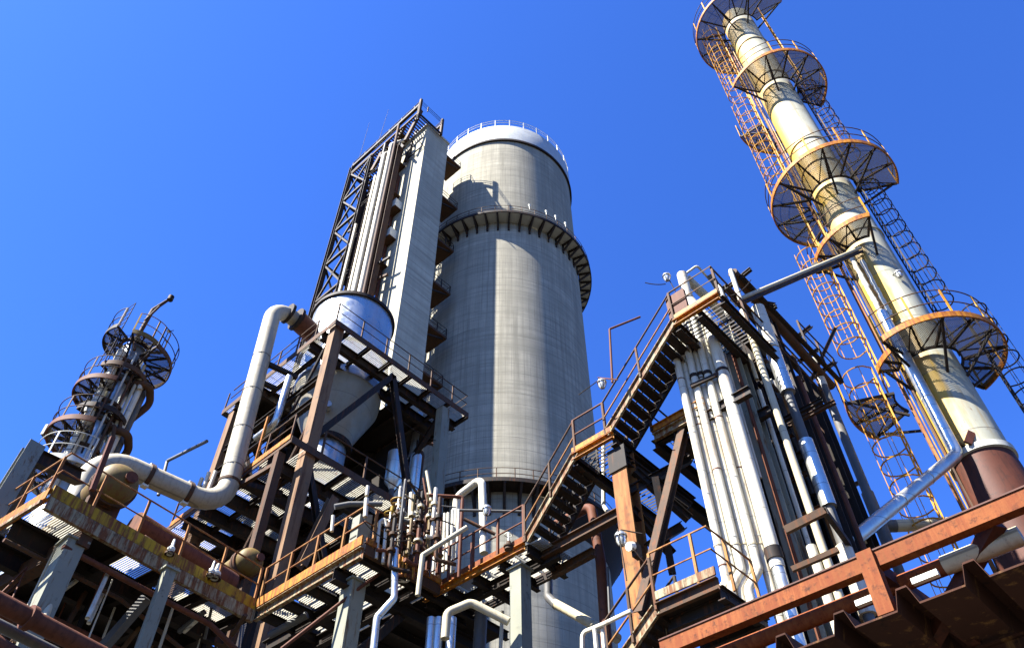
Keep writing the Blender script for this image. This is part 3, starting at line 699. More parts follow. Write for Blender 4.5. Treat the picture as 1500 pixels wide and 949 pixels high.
# tanks on the walkway
def tank(px, py, r, L, label, dirv):
    c = at(px, py, Y=ly0+1.15+.04*px/10); d = V(dirv).normalized()
    t = thing('pressure_vessel', label, 'tank', (c.x, c.y, ZM), 'ochre vessels on the yellow walkway')
    prof = [V(c)+d*s for s in (0, 0)]
    n = 10; pts = []; rs = []
    for i in range(n+1):
        a = PI/2*i/n; pts.append(c-d*(r*.75*math.cos(a))); rs.append(max(.01, r*math.sin(a)))
    pts.append(c+d*L); rs.append(r)
    MB().tube(pts, rs, 32).build('shell', 'ochre_tank', t)
    MB().tube([c+d*.1, c+d*.2], r+.06, 32).build('flange', 'brown_steel', t)
    q = c-d*(r*.62)+V((r*.3, 0, r*.05)); MB().tube([q-d*.0, q-d*.16], r*.2, 14).build('nozzle', 'brown_steel', t); MB().tube([q-d*.12, q-d*.17], r*.3, 14).build('nozzle_flange', 'rust_pipe', t)
    MB().tube([c+d*.24, c+d*.34], r+.06, 32).build('flange', 'brown_steel', t)
    for s in (.5, L-.3): MB().box(c.x+d.x*s-.1-(.0 if d.x > .5 else r*.6), c.x+d.x*s+.1+(.0 if d.x > .5 else r*.6), c.y+d.y*s-.12-(r*.6 if d.x > .5 else 0), c.y+d.y*s+.12+(r*.6 if d.x > .5 else 0), ZM, c.z-r*.6).build('saddle', 'brown_steel', t)
    return t
tank(172, 708, .55, 3.6, 'ochre round-ended tank behind the railing under the duct bend', (.06, 1, 0))
tank(366, 822, .42, 2.6, 'smaller ochre round-ended tank at the far end of the yellow walkway', (.06, 1, 0))
p = at(350, 832, Z=ZM+.2)
for k, (px, py, s) in enumerate(((257, 797, .07), (322, 833, .10), (316, 829, .06))):
    p = at(px, py, Z=ZM+.22) + V((0, .15, 0))
    t = thing('pump_cap', ('small white fitting by the middle of the yellow walkway railing', 'white domed fitting near the far tank', 'little white cone beside the domed fitting')[k], 'fitting', (p.x, p.y, ZM))
    MB().lathe([(s, 0), (s, .1), (s*1.3, .12), (s*1.3, .18), (s*.6, .24), (s*.4, .42), (0, .46)], (p.x, p.y, ZM), 16).build('cap', 'white_paint', t)
    MB().lathe([(s*1.7, 0), (s*1.7, .05), (0, .05)], (p.x, p.y, ZM), 16).build('base', 'brown_steel', t)
# rust-brown header pipe along the inner side of the walkway
p = at(225, 745, Z=ZM+.9); q = at(345, 820, Z=ZM+.9)
pipe('header_pipe', 'thick brown pipe lying behind the yellow walkway railing', [p+V((0, .9, 0)), q+V((.6, 1.1, 0))], .33, 'rust_pipe')
pipe('header_pipe', 'slimmer brown pipe beneath the thick one behind the railing', [p+V((.2, .5, -.55)), q+V((.6, .7, -.55))], .12, 'brown_steel')

# big grey girder at the far left with its dark cladding
p = at(0, 700, X=3.2); 
gr = thing('raking_girder', 'grey painted steel girder rising at the left edge', 'girder', at(-30, 790, Z=ZM-1))
ga = at(-14, 760, Z=ZM+.2); gb_ = at(50, 655, X=ga.x+.15)
MB().ibeam(ga, gb_, .42, .42, (0, 1, 0), .03).build('girder', 'grey_green', gr, smooth=False)
hb = gb_+V((0, 0, -.25))
MB().ibeam(hb, at(118, 700, X=hb.x+1.6), .3, .4).build('cross_girder', 'dark_steel', gr, smooth=False)
MB().frame_box((ga+gb_)/2+V((.5, .9, -.2)), (gb_-ga)/2, V((.02, 0, 0)), V((.3, .9, -.2))).build('side_sheet', 'dark_void', gr, smooth=False)

# clutter hung below the deck: pipes and hangers catching flecks of light
spec = [((104, 815), (63, 908), .085, 'cream_lagging'), ((160, 835), (128, 905), .05, 'white_lagging'), ((150, 870), (130, 912), .05, 'white_lagging'), ((112, 850), (90, 866), .05, 'cream_lagging'), ((40, 830), (0, 870), .02, 'rust_pipe'), ((40, 830), (16, 880), .02, 'rust_pipe'), ((30, 850), (5, 873), .02, 'rust_pipe'), ((270, 925), (292, 905), .05, 'white_lagging'), ((262, 925), (300, 895), .07, 'grey_pipe'), ((300, 935), (310, 890), .04, 'grey_pipe'), ((340, 930), (360, 900), .06, 'brown_steel'), ((395, 930), (450, 900), .1, 'grey_pipe')]
for k, (a, b, r, mt) in enumerate(spec):
    p = at(*a, Z=ZM-.7); q = at(*b, D=math.hypot(p.x, p.y)-.6)
    pipe('drop_pipe', ('pale drop pipe in the dark under the yellow walkway', 'upper white drop pipe in the dark below the tank', 'lower white drop pipe in the dark below the tank', 'short pale branch under the yellow walkway', 'thin rusty rod left of the box column, longest', 'thin rusty rod left of the box column, steepest', 'thin rusty rod left of the box column, shortest', 'white pipe end in the dark under the far tank', 'grey branch pipe in the dark under the far tank', 'slim grey hanger under the far end of the walkway', 'brown hanger under the far end of the walkway', 'grey pipe under the corner where two walkways meet')[k], [p, q], r, mt)

random.seed(31)
for k in range(9):
    v = .35+.75*k+random.uniform(-.1, .1); z = ZM-.75-random.uniform(0, .9); u0 = random.uniform(-.2, 2.5)
    pipe('underdeck_pipe', 'dark pipe slung under the yellow walkway deck, running along it', [lp(u0, v, z), lp(u0+random.uniform(2.5, 5), v, z), lp(u0+random.uniform(5.2, 6.5), v+random.uniform(-.5, .5), z-random.uniform(.3, 1.8))], random.choice((.05, .07, .09, .12)), random.choice(('brown_steel', 'rust_pipe', 'grey_pipe', 'dark_steel')), .2, 10, 'pipes slung under the yellow deck')
for k in range(14):
    u, v = random.uniform(.2, 7.5), random.uniform(.4, 5); L = random.uniform(.8, 2.6)
    p = lp(u, v, ZM-.5); q = p+ux*random.uniform(-1.2, 1.2)+uy*random.uniform(-.8, .8)-V((0, 0, L))
    MB().ibeam(p, q, .1, .12, (0, 1, 0), .02).build('brace', random.choice(('dark_steel', 'brown_steel', 'column_tan')), wl, smooth=False)
for k in range(10):
    u, v = random.uniform(.6, 7), random.uniform(.3, 3.2)
    p = lp(u, v, ZM-.45); 
    pipe('conduit', 'pale thin conduit dropping below the yellow walkway deck', [p, p-V((0, 0, random.uniform(.6, 2.2)))], random.choice((.02, .03, .04)), random.choice(('white_lagging', 'cream_lagging', 'rust_pipe')), .05, 8, 'conduits below the yellow deck')
# rusty pipes crossing the lower left corner in front of everything
p = at(-20, 872, D=15.2); q = at(150, 960, D=16.2)
pipe('rusty_pipe', 'thick rusty pipe crossing the lower left corner', [p, q], .16, 'rust_pipe', flanges=[(p+(q-p)*.35, q-p)])
p = at(-20, 906, D=15.8); q = at(120, 975, D=16.6)
pipe('service_pipe', 'grey pipe below the thick rusty pipe at lower left', [p, q], .10, 'grey_pipe')
p = at(-20, 935, D=15.0); q = at(70, 990, D=15.6)
pipe('rusty_pipe', 'second rusty pipe in the very corner at lower left', [p, q], .14, 'rust_pipe')
# ================================================================== front walkway (orange), joined to the yellow one
mx0, my0 = 10.08, 14.12
mw = thing('walkway', 'orange edged grating walkway with a grey cabinet at its corner, lower centre', 'walkway', (mx0, my0, 0))
MB().beam((mx0, 18.4, ZM+.08), (mx0, my0, ZM+.08), .05, .26).build('kick_plate', 'orange_paint', mw)
MB().channel((mx0+.05, my0+.02, ZM-.24), (mx0+.05, 18.4, ZM-.24), .12, .32, side=1).build('edge_beam', 'cream_web', mw)
MB().channel((mx0+.12, my0+.03, ZM-.08), (12.7, my0+.03, ZM-.08), .1, .36).build('edge_beam', 'brown_steel', mw)
MB().beam((mx0+.1, my0-.03, ZM+.1), (12.7, my0-.03, ZM+.1), .04, .16).build('kick_plate', 'orange_paint', mw)
railing(mw, [(mx0, 18.3, ZM), (mx0, my0, ZM), (12.65, my0, ZM)], 1.12, 'column_rust', .026, 1.05)
def strip(parent, x0, x1, y0, y1, nx=1, ny=4, z=ZM, gap=.12, pitch=.065, mat='grating_steel'):
    for i in range(nx):
        for j in range(ny):
            a, b = x0+(x1-x0)*i/nx, x0+(x1-x0)*(i+1)/nx; c, d = y0+(y1-y0)*j/ny, y0+(y1-y0)*(j+1)/ny
            grating(parent, a+gap/2, b-gap/2, c+gap/2, d-gap/2, z, pitch, .045, mat)
strip(mw, mx0+.1, mx0+1.15, 14.3, 18.4, 1, 4)
strip(mw, mx0+1.2, 12.7, 14.3, 15.2, 2, 1)
strip(mw, mx0+1.2, 12.7, 15.6, 18.2, 2, 3)
for x in (mx0+1.2, mx0+2.0): MB().ibeam((x, 14.2, ZM-.3), (x, 19.5, ZM-.3), .2, .36).build('joist', 'dark_void', mw, smooth=False)
for y in (14.35, 15.35, 16.4, 17.4, 18.3): MB().ibeam((mx0+.1, y, ZM-.2), (15.5, y, ZM-.2), .14, .24).build('joist', 'dark_void', mw, smooth=False)
m = MB().box(12.75, 15.6, 14.5, 19.8, ZM-.04, ZM-.012).box(mx0+1.2, 12.74, 18.4, 19.8, ZM-.04, ZM-.012).box(mx0+2.2, 12.74, 15.25, 15.6, ZM-.04, ZM-.012)
m.build('deck_plate', 'dark_void', mw, smooth=False)
p = at(512, 850, Z=ZM-.5); boxcol(mw, p.x+.15, p.y, 0, ZM-.55, .42, .42, 'grey_green')
MB().beam((p.x+.2, p.y, ZM-2.6), (p.x+1.9, p.y+.1, ZM-.5), .2, .22).build('brace', 'dark_steel', mw)
MB().ibeam((mx0-.1, p.y, ZM-.55), (15, p.y, ZM-.55), .24, .34).build('cross_beam', 'dark_void', mw, smooth=False)
# grey cabinet on the corner
p = at(527, 800, Z=ZM+.1)
cb = thing('cabinet', 'grey green steel cabinet with a sloped top on the walkway corner', 'cabinet', (p.x, p.y, ZM))
bx = MB(); w, d, h = .26, .30, 1.0
vs = [(p.x-w/2, p.y, ZM+.1), (p.x+w/2+.12, p.y, ZM+.1), (p.x+w/2+.12, p.y+d, ZM+.1), (p.x-w/2, p.y+d, ZM+.1), (p.x-w/2, p.y, ZM+h), (p.x+w/2+.12, p.y, ZM+h+.16), (p.x+w/2+.12, p.y+d, ZM+h+.16), (p.x-w/2, p.y+d, ZM+h)]
bx.add(vs, [(3, 2, 1, 0), (4, 5, 6, 7), (0, 1, 5, 4), (1, 2, 6, 5), (2, 3, 7, 6), (3, 0, 4, 7)]).build('housing', 'grey_green', cb, smooth=False)
for q in (.35, .62): MB().box(p.x-w/2-.012, p.x-w/2-.002, p.y+.03, p.y+d-.03, ZM+q, ZM+q+.03).build('door_band', 'dark_steel', cb)
MB().box(p.x-w/2+.02, p.x+w/2+.1, p.y+.03, p.y+d-.03, ZM+.0, ZM+.1).build('plinth', 'dark_steel', cb)
# thin rusty pipe slanting away under the corner
pipe('slanting_pipe', 'thin rusty pipe slanting down across the dark below the cabinet', [at(559, 838, X=mx0+1.0), at(530, 858, X=mx0+.6), at(412, 950, X=mx0-.6)], .042, 'rust_pipe', .3)

# ================================================================== pipework on the front walkway
def pp(label, pix, r, mat, bend=None, X=None, Y=None, D=None, name='pipe', group=None, n=12):
    pts = []
    for q in pix:
        kw = {}
        if len(q) > 2: kw = q[2]
        elif X is not None: kw = dict(X=X)
        elif Y is not None: kw = dict(Y=Y)
        else: kw = dict(D=D)
        pts.append(at(q[0], q[1], **kw))
    return pipe(name, label, pts, r, mat, bend, n, group)
xa, xb = 12.2, 12.9
pp('white lagged inverted U pipe, the tallest beside the front stairs', [(664, 838), (669, 728), (706, 700), (709, 810)], .115, 'white_lagging', .25, X=13.6)
G6 = 'six slim white risers by the inverted U pipe'
for k, (t, b) in enumerate((((640, 772), (634, 842)), ((647, 757), (643, 850)), ((651.5, 752), (649, 838)), ((656.5, 751), (654, 835)), ((663, 747), (660, 840)), ((672, 746), (668, 845)))):
    pp('slim white riser left of the inverted U pipe, %s of the six' % ('first', 'second', 'third', 'fourth', 'fifth', 'last')[k], [t, b], .043, 'white_lagging', X=13.1+.05*k, name='riser_pipe', group=G6)
pp('cream lagged rail pipe with a leg, crossing in front of the six white risers', [(612, 872), (619, 813), (684, 772)], .058, 'cream_lagging', .04, D=16.2)
pp('silver drain pipe with two bends dropping below the front walkway', [(579, 804), (577.5, 876), (552, 904), (546, 960)], .082, 'alu_clad', .2, D=17.2)
pp('narrow white hairpin pipe, left leg of two by the yellow valve stand', [(551, 818), (556, 765), (563, 758), (565.5, 770), (561, 825)], .045, 'white_lagging', .06, D=17.6)
pp('white vent standing on the grey cabinet', [(535, 757), (537, 730)], .06, 'white_lagging', D=17.4)
pp('tiny white cap pipe above the cabinet vent', [(537, 726), (539, 712)], .05, 'white_lagging', D=17.5)
pp('thick dark hose arching behind the cabinet', [(490, 742), (512, 738), (560, 738)], .08, 'grey_pipe', .2, D=20)
pp('short white stub behind the orange railing', [(486, 778), (488, 755)], .045, 'white_lagging', D=18)
pp('dark horizontal pipe over the valve cluster, upper', [(588, 763), (612, 766), (636, 792)], .075, 'grey_pipe', .2, D=18.2)
pp('rusty horizontal pipe over the valve cluster, lower', [(590, 780), (625, 806)], .055, 'brown_steel', D=18)
pp('cream leaning pipe beside the frame column at right', [(625, 690), (631, 725), (632, 766)], .055, 'cream_lagging', .3, D=21)
pp('thin rusty pipe leaning in front of the valve cluster', [(620, 700), (626, 738)], .035, 'rust_pipe', D=21)
pp('thin grey instrument pipe left of the cream one', [(587, 714), (585, 770), (581, 800)], .025, 'grey_pipe', .2, D=18)
pp('thin white instrument pipe in the valve cluster', [(612, 735), (612, 770)], .03, 'white_lagging', D=18.4)
pp('blue grey thick pipe under the upper hopper floor', [(615, 606), (603, 672), (600, 720)], .16, 'alu_clad', .5, Y=22.5)
pp('salmon coloured riser in the middle of the valve cluster', [(603, 722), (601, 760), (599, 790)], .07, 'white_lagging', .2, D=19)
for k in range(4): pp('thin yellow upright in the valve cluster, %s of four' % ('first', 'second', 'third', 'last')[k], [(586+5*k+(6 if k > 2 else 0), 812+2*k), (584+5*k+(6 if k > 2 else 0), 838+3*k)], .032, 'orange_paint', D=17.5, name='upright', group='yellow uprights in the valve cluster')
pp('yellow valve stand post', [(575, 742), (571, 772)], .05, 'yellow_paint', D=17.8, name='valve_stand')
pp('dark pipe crossing low behind the white risers', [(680, 760), (725, 782)], .05, 'brown_steel', D=19)
pp('grey horizontal rail pipe joining the inverted U pipe and the stairs', [(673, 747), (765, 749)], .035, 'grey_pipe', D=17.5)
pp('thin dark riser right of the six white ones', [(676, 760), (672, 845)], .04, 'rust_pipe', D=17)
pp('thin brown riser right of the six white ones, shorter', [(691, 795), (690, 835)], .03, 'rust_pipe', D=16.4)
def wheel(px, py, r, D, label, mat='yellow_paint', drop=.55):
    p = at(px, py, D=D)
    t = thing('gate_valve', label, 'valve', p-V((0, 0, drop)), 'valves on the front walkway')
    m = MB().tube([p+V((r*math.cos(a), r*math.sin(a), 0)) for a in [2*PI*i/20 for i in range(20)]], r*.13, 6, closed=True)
    for a in (0, PI*2/3, PI*4/3): m.tube([p, p+V((r*math.cos(a), r*math.sin(a), 0))], r*.09, 5)
    m.build('handwheel', mat, t)
    MB().tube([p+V((0, 0, .06)), p-V((0, 0, drop*.5))], .022, 8).build('stem', 'alu_clad', t)
    MB().lathe([(0, -drop*.45), (.05, -drop*.45), (.07, -drop*.7), (.12, -drop*.75), (.12, -drop*.82), (.09, -drop*.85), (.1, -drop), (0, -drop)], p, 14).build('body', 'brown_steel', t)
wheel(584, 735, .20, 17.8, 'yellow handwheel valve standing highest in the valve cluster')
wheel(572, 753, .15, 17.6, 'yellow handwheel valve beside the white hairpin pipe')
wheel(608, 752, .11, 18.0, 'small white handwheel valve right of the salmon riser', 'white_paint')
wheel(590, 752, .10, 18.0, 'small pale handwheel valve left of the salmon riser', 'white_paint')
wheel(624, 748, .11, 18.4, 'grey handwheel valve near the leaning cream pipe', 'grey_pipe')
wheel(604, 800, .13, 17.6, 'yellow handwheel valve low in the valve cluster', 'yellow_paint')
wheel(580, 780, .10, 17.3, 'dark handwheel valve on top of the silver drain pipe', 'dark_steel')
wheel(745, 783, .09, 16.2, 'small handwheel valve behind the orange edge near the stair foot', 'white_paint', .4)
random.seed(3)
def fitting(px, py, D, k, lab):
    p = at(px, py, D=D); s = .07+.04*random.random()
    mt = random.choice(('brown_steel', 'rust_pipe', 'white_lagging', 'cream_lagging', 'grey_pipe', 'dark_steel', 'ochre_tank', 'brown_steel', 'dark_steel', 'rust_pipe'))
    t = thing('pipe_fitting', lab, 'pipe fitting', p)
    h = .35+.5*random.random(); dx = V((random.uniform(-.5, .5), random.uniform(-.5, .5), 0))
    MB().tube([p+V((0, 0, h)), p-V((0, 0, h*1.2)), p+dx-V((0, 0, h*1.2))], s*.55, 8, .12).build('pipe_run', mt, t)
    MB().tube([p+V((0, 0, h*.2)), p+V((0, 0, h*.32))], s*1.1, 10).build('flange', random.choice(('brown_steel', 'dark_steel', 'cream_lagging')), t)
    MB().tube([p-V((0, 0, h*.5)), p-V((0, 0, h*.4))], s*1.1, 10).build('flange', 'brown_steel', t)
places = ['under the yellow wheel', 'left of the salmon riser', 'right of the salmon riser', 'below the dark upper pipe', 'at the back of the cluster', 'between the hairpin and the drain pipe', 'near the rail pipe leg', 'by the yellow uprights', 'under the small white wheel', 'by the leaning cream pipe', 'low at the walkway edge', 'against the hopper frame', 'beside the six risers', 'behind the drain pipe', 'above the orange kick plate', 'next to the valve stand']
for k, pl in enumerate(places):
    fitting(572+random.random()*70, 745+random.random()*75, 17+1.6*random.random(), k, 'short flanged pipe fitting '+pl)
for k in range(22):
    px = 578+random.random()*66; py = 800+random.random()*30; D_ = 17.2+2.2*random.random()
    b = at(px, py, D=D_); hgt = .9+1.5*random.random(); r_ = random.choice((.02, .025, .03, .04, .05))
    dx = V((random.uniform(-.9, .9), random.uniform(-.7, .7), 0))
    pts = [V((b.x, b.y, ZM)), V((b.x, b.y, ZM+hgt)), V((b.x, b.y, ZM+hgt))+dx]
    if k % 3 == 0: pts.append(V((b.x, b.y, ZM+.2))+dx)
    pipe('small_bore_pipe', 'small bore pipe number of bends in the valve cluster', pts, r_, random.choice(('rust_pipe', 'brown_steel', 'dark_steel', 'cream_lagging', 'grey_pipe', 'rust_pipe')), .08, 8, 'small bore pipes in the valve cluster')['label'] = 'thin bent small bore pipe among the valve cluster pipework'
# vessels under the lower hopper floor
for k, (px, py, r, L, lab) in enumerate(((578, 685, .36, 1.5, 'shiny drum hanging under the hopper floor, left of two'), (607, 690, .26, 1.7, 'slimmer shiny drum under the hopper floor, right of two'))):
    p = at(px, py, Y=22.0)
    t = thing('hanging_drum', lab, 'drum', p-V((0, 0, L/2)), 'drums under the hopper floor')
    MB().lathe([(0, L/2), (r, L/2), (r, -L/2), (r*.6, -L/2-.2), (.12, -L/2-.4)], p, 28).build('shell', 'alu_clad', t)
    MB().tube([p-V((0, 0, L/2+.38)), p-V((0, 0, L/2+2.2))], .11, 12).build('outlet', 'grey_pipe', t)
    MB().tube([p+V((0, 0, L/2)), p+V((0, 0, L/2+.9))], .05, 8).build('hanger', 'dark_steel', t)
for k, (px, py) in enumerate(((540, 620), (560, 640), (590, 630), (600, 655), (570, 605), (545, 665), (620, 645))):
    p = at(px, py, Y=24.5)
    pipe('dark_pipe', 'dark pipe in the shade under the upper hopper floor, '+('leftmost high', 'centre', 'right of centre', 'low right', 'highest', 'lowest left', 'nearest the right column')[k], [p+V((-.8, .2*k, .3)), p+V((.9, 0, .3)), p+V((.9, .1, -2.2))], .09+.02*(k % 3), ('brown_steel', 'grey_pipe', 'dark_steel')[k % 3], .3)
# below the walkway: low pipes, tall blue-grey pipes
pp('cream low pipe bridging under the front walkway', [(652, 935), (655, 897), (690, 882), (745, 910)], .10, 'cream_lagging', .2, D=17.2)
for k, (px, w, mt) in enumerate(((632, .11, 'alu_clad'), (643, .11, 'alu_clad'), (662, .12, 'alu_clad'), (705, .17, 'grey_pipe'), (736, .05, 'white_lagging'), (700, .05, 'white_lagging'))):
    pp('%s standing pipe under the front walkway, %s' % (('blue grey', 'blue grey', 'silver', 'wide grey', 'thin white', 'thin white')[k], ('leftmost', 'second from left', 'third from left', 'behind the bridge pipe', 'far right', 'right of the silver one')[k]), [(px, 905 if k < 3 else 895), (px-4, 970)], w, mt, D=18.5 if k < 3 else 19.5)

# ================================================================== stair walkway, stairs and landings
SX = 12.74
sw = thing('walkway', 'grating walkway with orange edge at the foot of the front stairs', 'walkway', (SX, 11.2, 0))
ya, yb = 14.75, 11.25
MB().channel((SX, ya, ZM-.10), (SX, yb, ZM-.10), .10, .20, side=-1).build('edge_beam', 'orange_paint', sw)
MB().beam((SX+.03, ya, ZM+.11), (SX+.03, yb, ZM+.11), .03, .20).build('kick_plate', 'rust_beam', sw)
MB().channel((SX+1.35, ya, ZM-.12), (SX+1.35, yb-.8, ZM-.12), .1, .24).build('edge_beam', 'dark_steel', sw)
railing(sw, [(SX, ya, ZM), (SX, yb, ZM)], 1.1, 'rust_pipe', .026, 1.0)
strip(sw, SX+.05, SX+1.3, yb-.5, ya, 2, 4, ZM-.02, .1)
for y in (11.2, 12.1, 13.0, 13.9, 14.7): MB().ibeam((SX+.05, y, ZM-.2), (SX+1.5, y, ZM-.2), .14, .26).build('joist', 'dark_void', sw, smooth=False)
MB().ibeam((SX+.62, yb-.6, ZM-.26), (SX+.62, ya, ZM-.26), .16, .3).build('joist', 'dark_void', sw, smooth=False)
p = at(762, 840, Z=ZM-.5); boxcol(sw, p.x, p.y, 0, ZM-.42, .36, .36, 'grey_green')
def stairs(label, ylo, zlo, yhi, zhi, x0, w, n):
    """flight along Y from (ylo,zlo) up to (yhi,zhi)"""
    t = thing('staircase', label, 'staircase', (x0, ylo, zlo))
    a, b = V((x0, ylo, zlo)), V((x0, yhi, zhi)); up = V((0, 0, 1))
    for s, mt in ((0, 'cream_web'), (w, 'dark_steel')):
        MB().channel(a+V((s, 0, .02)), b+V((s, 0, .02)), .07, .24, side=1 if s else -1).build('stringer', mt, t, smooth=False)
    proto = None
    for k in range(n):
        p = a+(b-a)*((k+.5)/n)
        if proto is None:
            m = MB().box(x0+.05, x0+w-.05, p.y-.13, p.y+.13, p.z-.02, p.z+.01)
            m.box(x0+.05, x0+w-.05, p.y-.135, p.y-.125, p.z-.10, p.z+.01)
            proto = m.build('tread', 'dark_steel', t, smooth=False); p_0 = p
            gm = MB().box(x0+w-.22, x0+w-.10, p.y-.14, p.y-.137, p.z-.10, p.z+.02).box(x0+w*.45, x0+w*.45+.04, p.y-.14, p.y-.137, p.z-.10, p.z+.02).build('nosing_patch', 'cream_web', proto, smooth=False)
        else:
            q = dup(proto, t, loc=p-p_0)
    for s, mt in ((-.01, 'brown_steel'), (w+.01, 'dark_steel')):
        m = MB()
        m.tube([a+V((s, 0, 1.05)), b+V((s, 0, 1.05))], .026, 7)
        ro = m.build('handrail', mt, t)
        MB().tube([a+V((s, 0, .55)), b+V((s, 0, .55))], .022, 6).build('mid_rail', 'column_rust' if s < 0 else mt, ro)
        for q in (0, .5, 1):
            p = a+(b-a)*q; MB().beam(p+V((s, 0, 0)), p+V((s, 0, 1.05)), .05, .05).build('post', mt, ro)
    return t
s1a = at(775, 783, X=SX); s1b = at(843, 664, X=SX); s2a = at(888, 640, X=SX); s2b = at(988, 470, X=SX)
zl1 = s1b.z+.0
stairs('lower flight of the rusty steel stairs, rising from the walkway', yb-.05, ZM, s1b.y, zl1, SX, .92, 9)
stairs('upper flight of the rusty steel stairs, reaching the pipe rack top', s2a.y, zl1+.02, s2b.y, s2b.z, SX, .92, 12)
yl1, yl2 = s1b.y, s2a.y
ml = thing('stair_landing', 'orange edged landing between the two stair flights on a rusty column', 'landing', (SX, yl2, 0))
MB().channel((SX, yl1+.1, zl1-.08), (SX, yl2-.2, zl1-.08), .1, .2, side=-1).build('edge_beam', 'orange_paint', ml)
MB().beam((SX-.01, yl1+.1, zl1+.13), (SX-.01, yl2-.2, zl1+.13), .04, .14).build('kick_plate', 'orange_paint', ml)
railing(ml, [(SX, yl1, zl1), (SX, yl2, zl1)], 1.1, 'rust_pipe', .026, 1)
strip(ml, SX+.1, SX+3.4, yl2-.1, yl1+.05, 4, 1, zl1, .16, .11, 'dark_steel')
for y in (yl1+.08, yl2-.15): MB().ibeam((SX+.05, y, zl1-.18), (SX+3.5, y, zl1-.18), .18, .3).build('joist', 'dark_steel', ml, smooth=False)
pcol = plan(9.3, 1); pc = pcol*(12.95/pcol.x)
MB().ibeam((pc.x+.2, pc.y, 0), (pc.x+.2, pc.y, zl1-.34), .42, .42, (1, 0, 0), .04).build('column', 'column_rust', ml, smooth=False)
MB().beam((pc.x-.02, pc.y, zl1-1.0), (pc.x-.02, pc.y, zl1-.34), .06, .5, (0, 1, 0)).build('bracket', 'dark_steel', ml)
MB().ibeam((pc.x+.3, pc.y-.1, zl1-.5), (pc.x+4.2, pc.y-.1, zl1-.5), .25, .36).build('cross_beam', 'dark_steel', ml, smooth=False)
# beams running back from the column past the silo
for k, (a, b, w) in enumerate((((915, 748), (790, 818), .2), ((870, 808), (808, 842), .16))):
    p = at(*a, X=13.3+.5*k); q = at(*b, X=13.3+.5*k); 
    o = MB().ibeam(p, V((q.x, q.y, p.z-.05)), w, w*1.3, (0, 0, 1), .02).build('tie_beam', 'brown_steel', None, smooth=False, origin=p)
    tag(o, ('upper horizontal tie beam from the rusty column to the stair walkway', 'lower shorter tie beam under the stairs before the silo')[k], 'beam')
# top landing of the stairs
zt2 = s2b.z; yt = s2b.y
tl = thing('stair_landing', 'top landing of the stairs with yellow edge and a rusty box', 'landing', (SX, yt, zt2))
MB().channel((SX, yt+.05, zt2-.08), (SX, yt-1.3, zt2-.08), .1, .2, side=-1).build('edge_beam', 'orange_paint', tl)
MB().beam((SX-.01, yt, zt2+.12), (SX-.01, yt-1.3, zt2+.12), .04, .12).build('kick_plate', 'yellow_paint', tl)
railing(tl, [(SX, yt, zt2), (SX, yt-1.3, zt2), (SX+5.5, yt-1.3, zt2)], 1.1, 'brown_steel', .026, 1.3)
strip(tl, SX+.1, SX+1.9, yt-1.3, yt, 3, 1, zt2, .1, .11, 'dark_steel')
for y in (yt-.02, yt-.65, yt-1.3): MB().ibeam((SX+.05, y, zt2-.2), (SX+3.0, y, zt2-.2), .16, .28).build('joist', 'dark_steel', tl, smooth=False)
p = at(990, 440, X=SX+.05)
MB().box(p.x-.02, p.x+.08, p.y-.28, p.y+.28, zt2+.18, zt2+1.0).build('control_box', 'rust_pipe', tl)
# intermediate platform seen behind the upper flight
pa = at(955, 632, X=13.6); pb_ = at(1010, 597, X=13.6); zi = pa.z
ip = thing('rack_platform', 'orange edged pipe rack platform behind the upper stair flight', 'platform', (13.6, pb_.y, zi))
MB().channel((13.6, pa.y, zi+.05), (13.6, pb_.y-.4, zi+.05), .08, .2, side=-1).build('edge_beam', 'orange_paint', ip)
MB().channel((13.62, pa.y, zi-.2), (13.62, pb_.y-.4, zi-.2), .1, .22, side=-1).build('edge_beam', 'cream_web', ip)
strip(ip, 13.7, 17.5, pb_.y-.4, pa.y, 4, 2, zi, .2, .11, 'dark_steel')
for x in (13.8, 14.7, 15.7, 16.7, 17.5): MB().ibeam((x, pa.y, zi-.2), (x, pb_.y-1.5, zi-.2), .15, .26).build('joist', 'dark_steel', ip, smooth=False)
for y in (pa.y, (pa.y+pb_.y)/2, pb_.y-.4): MB().ibeam((13.65, y, zi-.36), (18, y, zi-.36), .2, .3).build('joist', 'dark_steel', ip, smooth=False)
MB().ibeam(at(1001, 632, X=13.75), at(938, 900, D=14.4), .2, .2, (1, 0, 0), .02).build('brace', 'brown_steel', ip, smooth=False)
for (a, b_) in (((930, 690), (1010, 760)), ((925, 745), (985, 812)), ((920, 720), (1010, 672)), ((950, 800), (1000, 770)), ((960, 700), (985, 840)), ((905, 665), (1010, 742))):
    MB().ibeam(at(*a, D=15.6), at(*b_, D=16.2), .16, .2, (0, 0, 1), .02).build('cross_beam', 'dark_steel', ip, smooth=False)
railing(ip, [(13.6, pa.y, zi), (17.5, pa.y, zi)], 1.1, 'dark_steel', .025, 1.3)

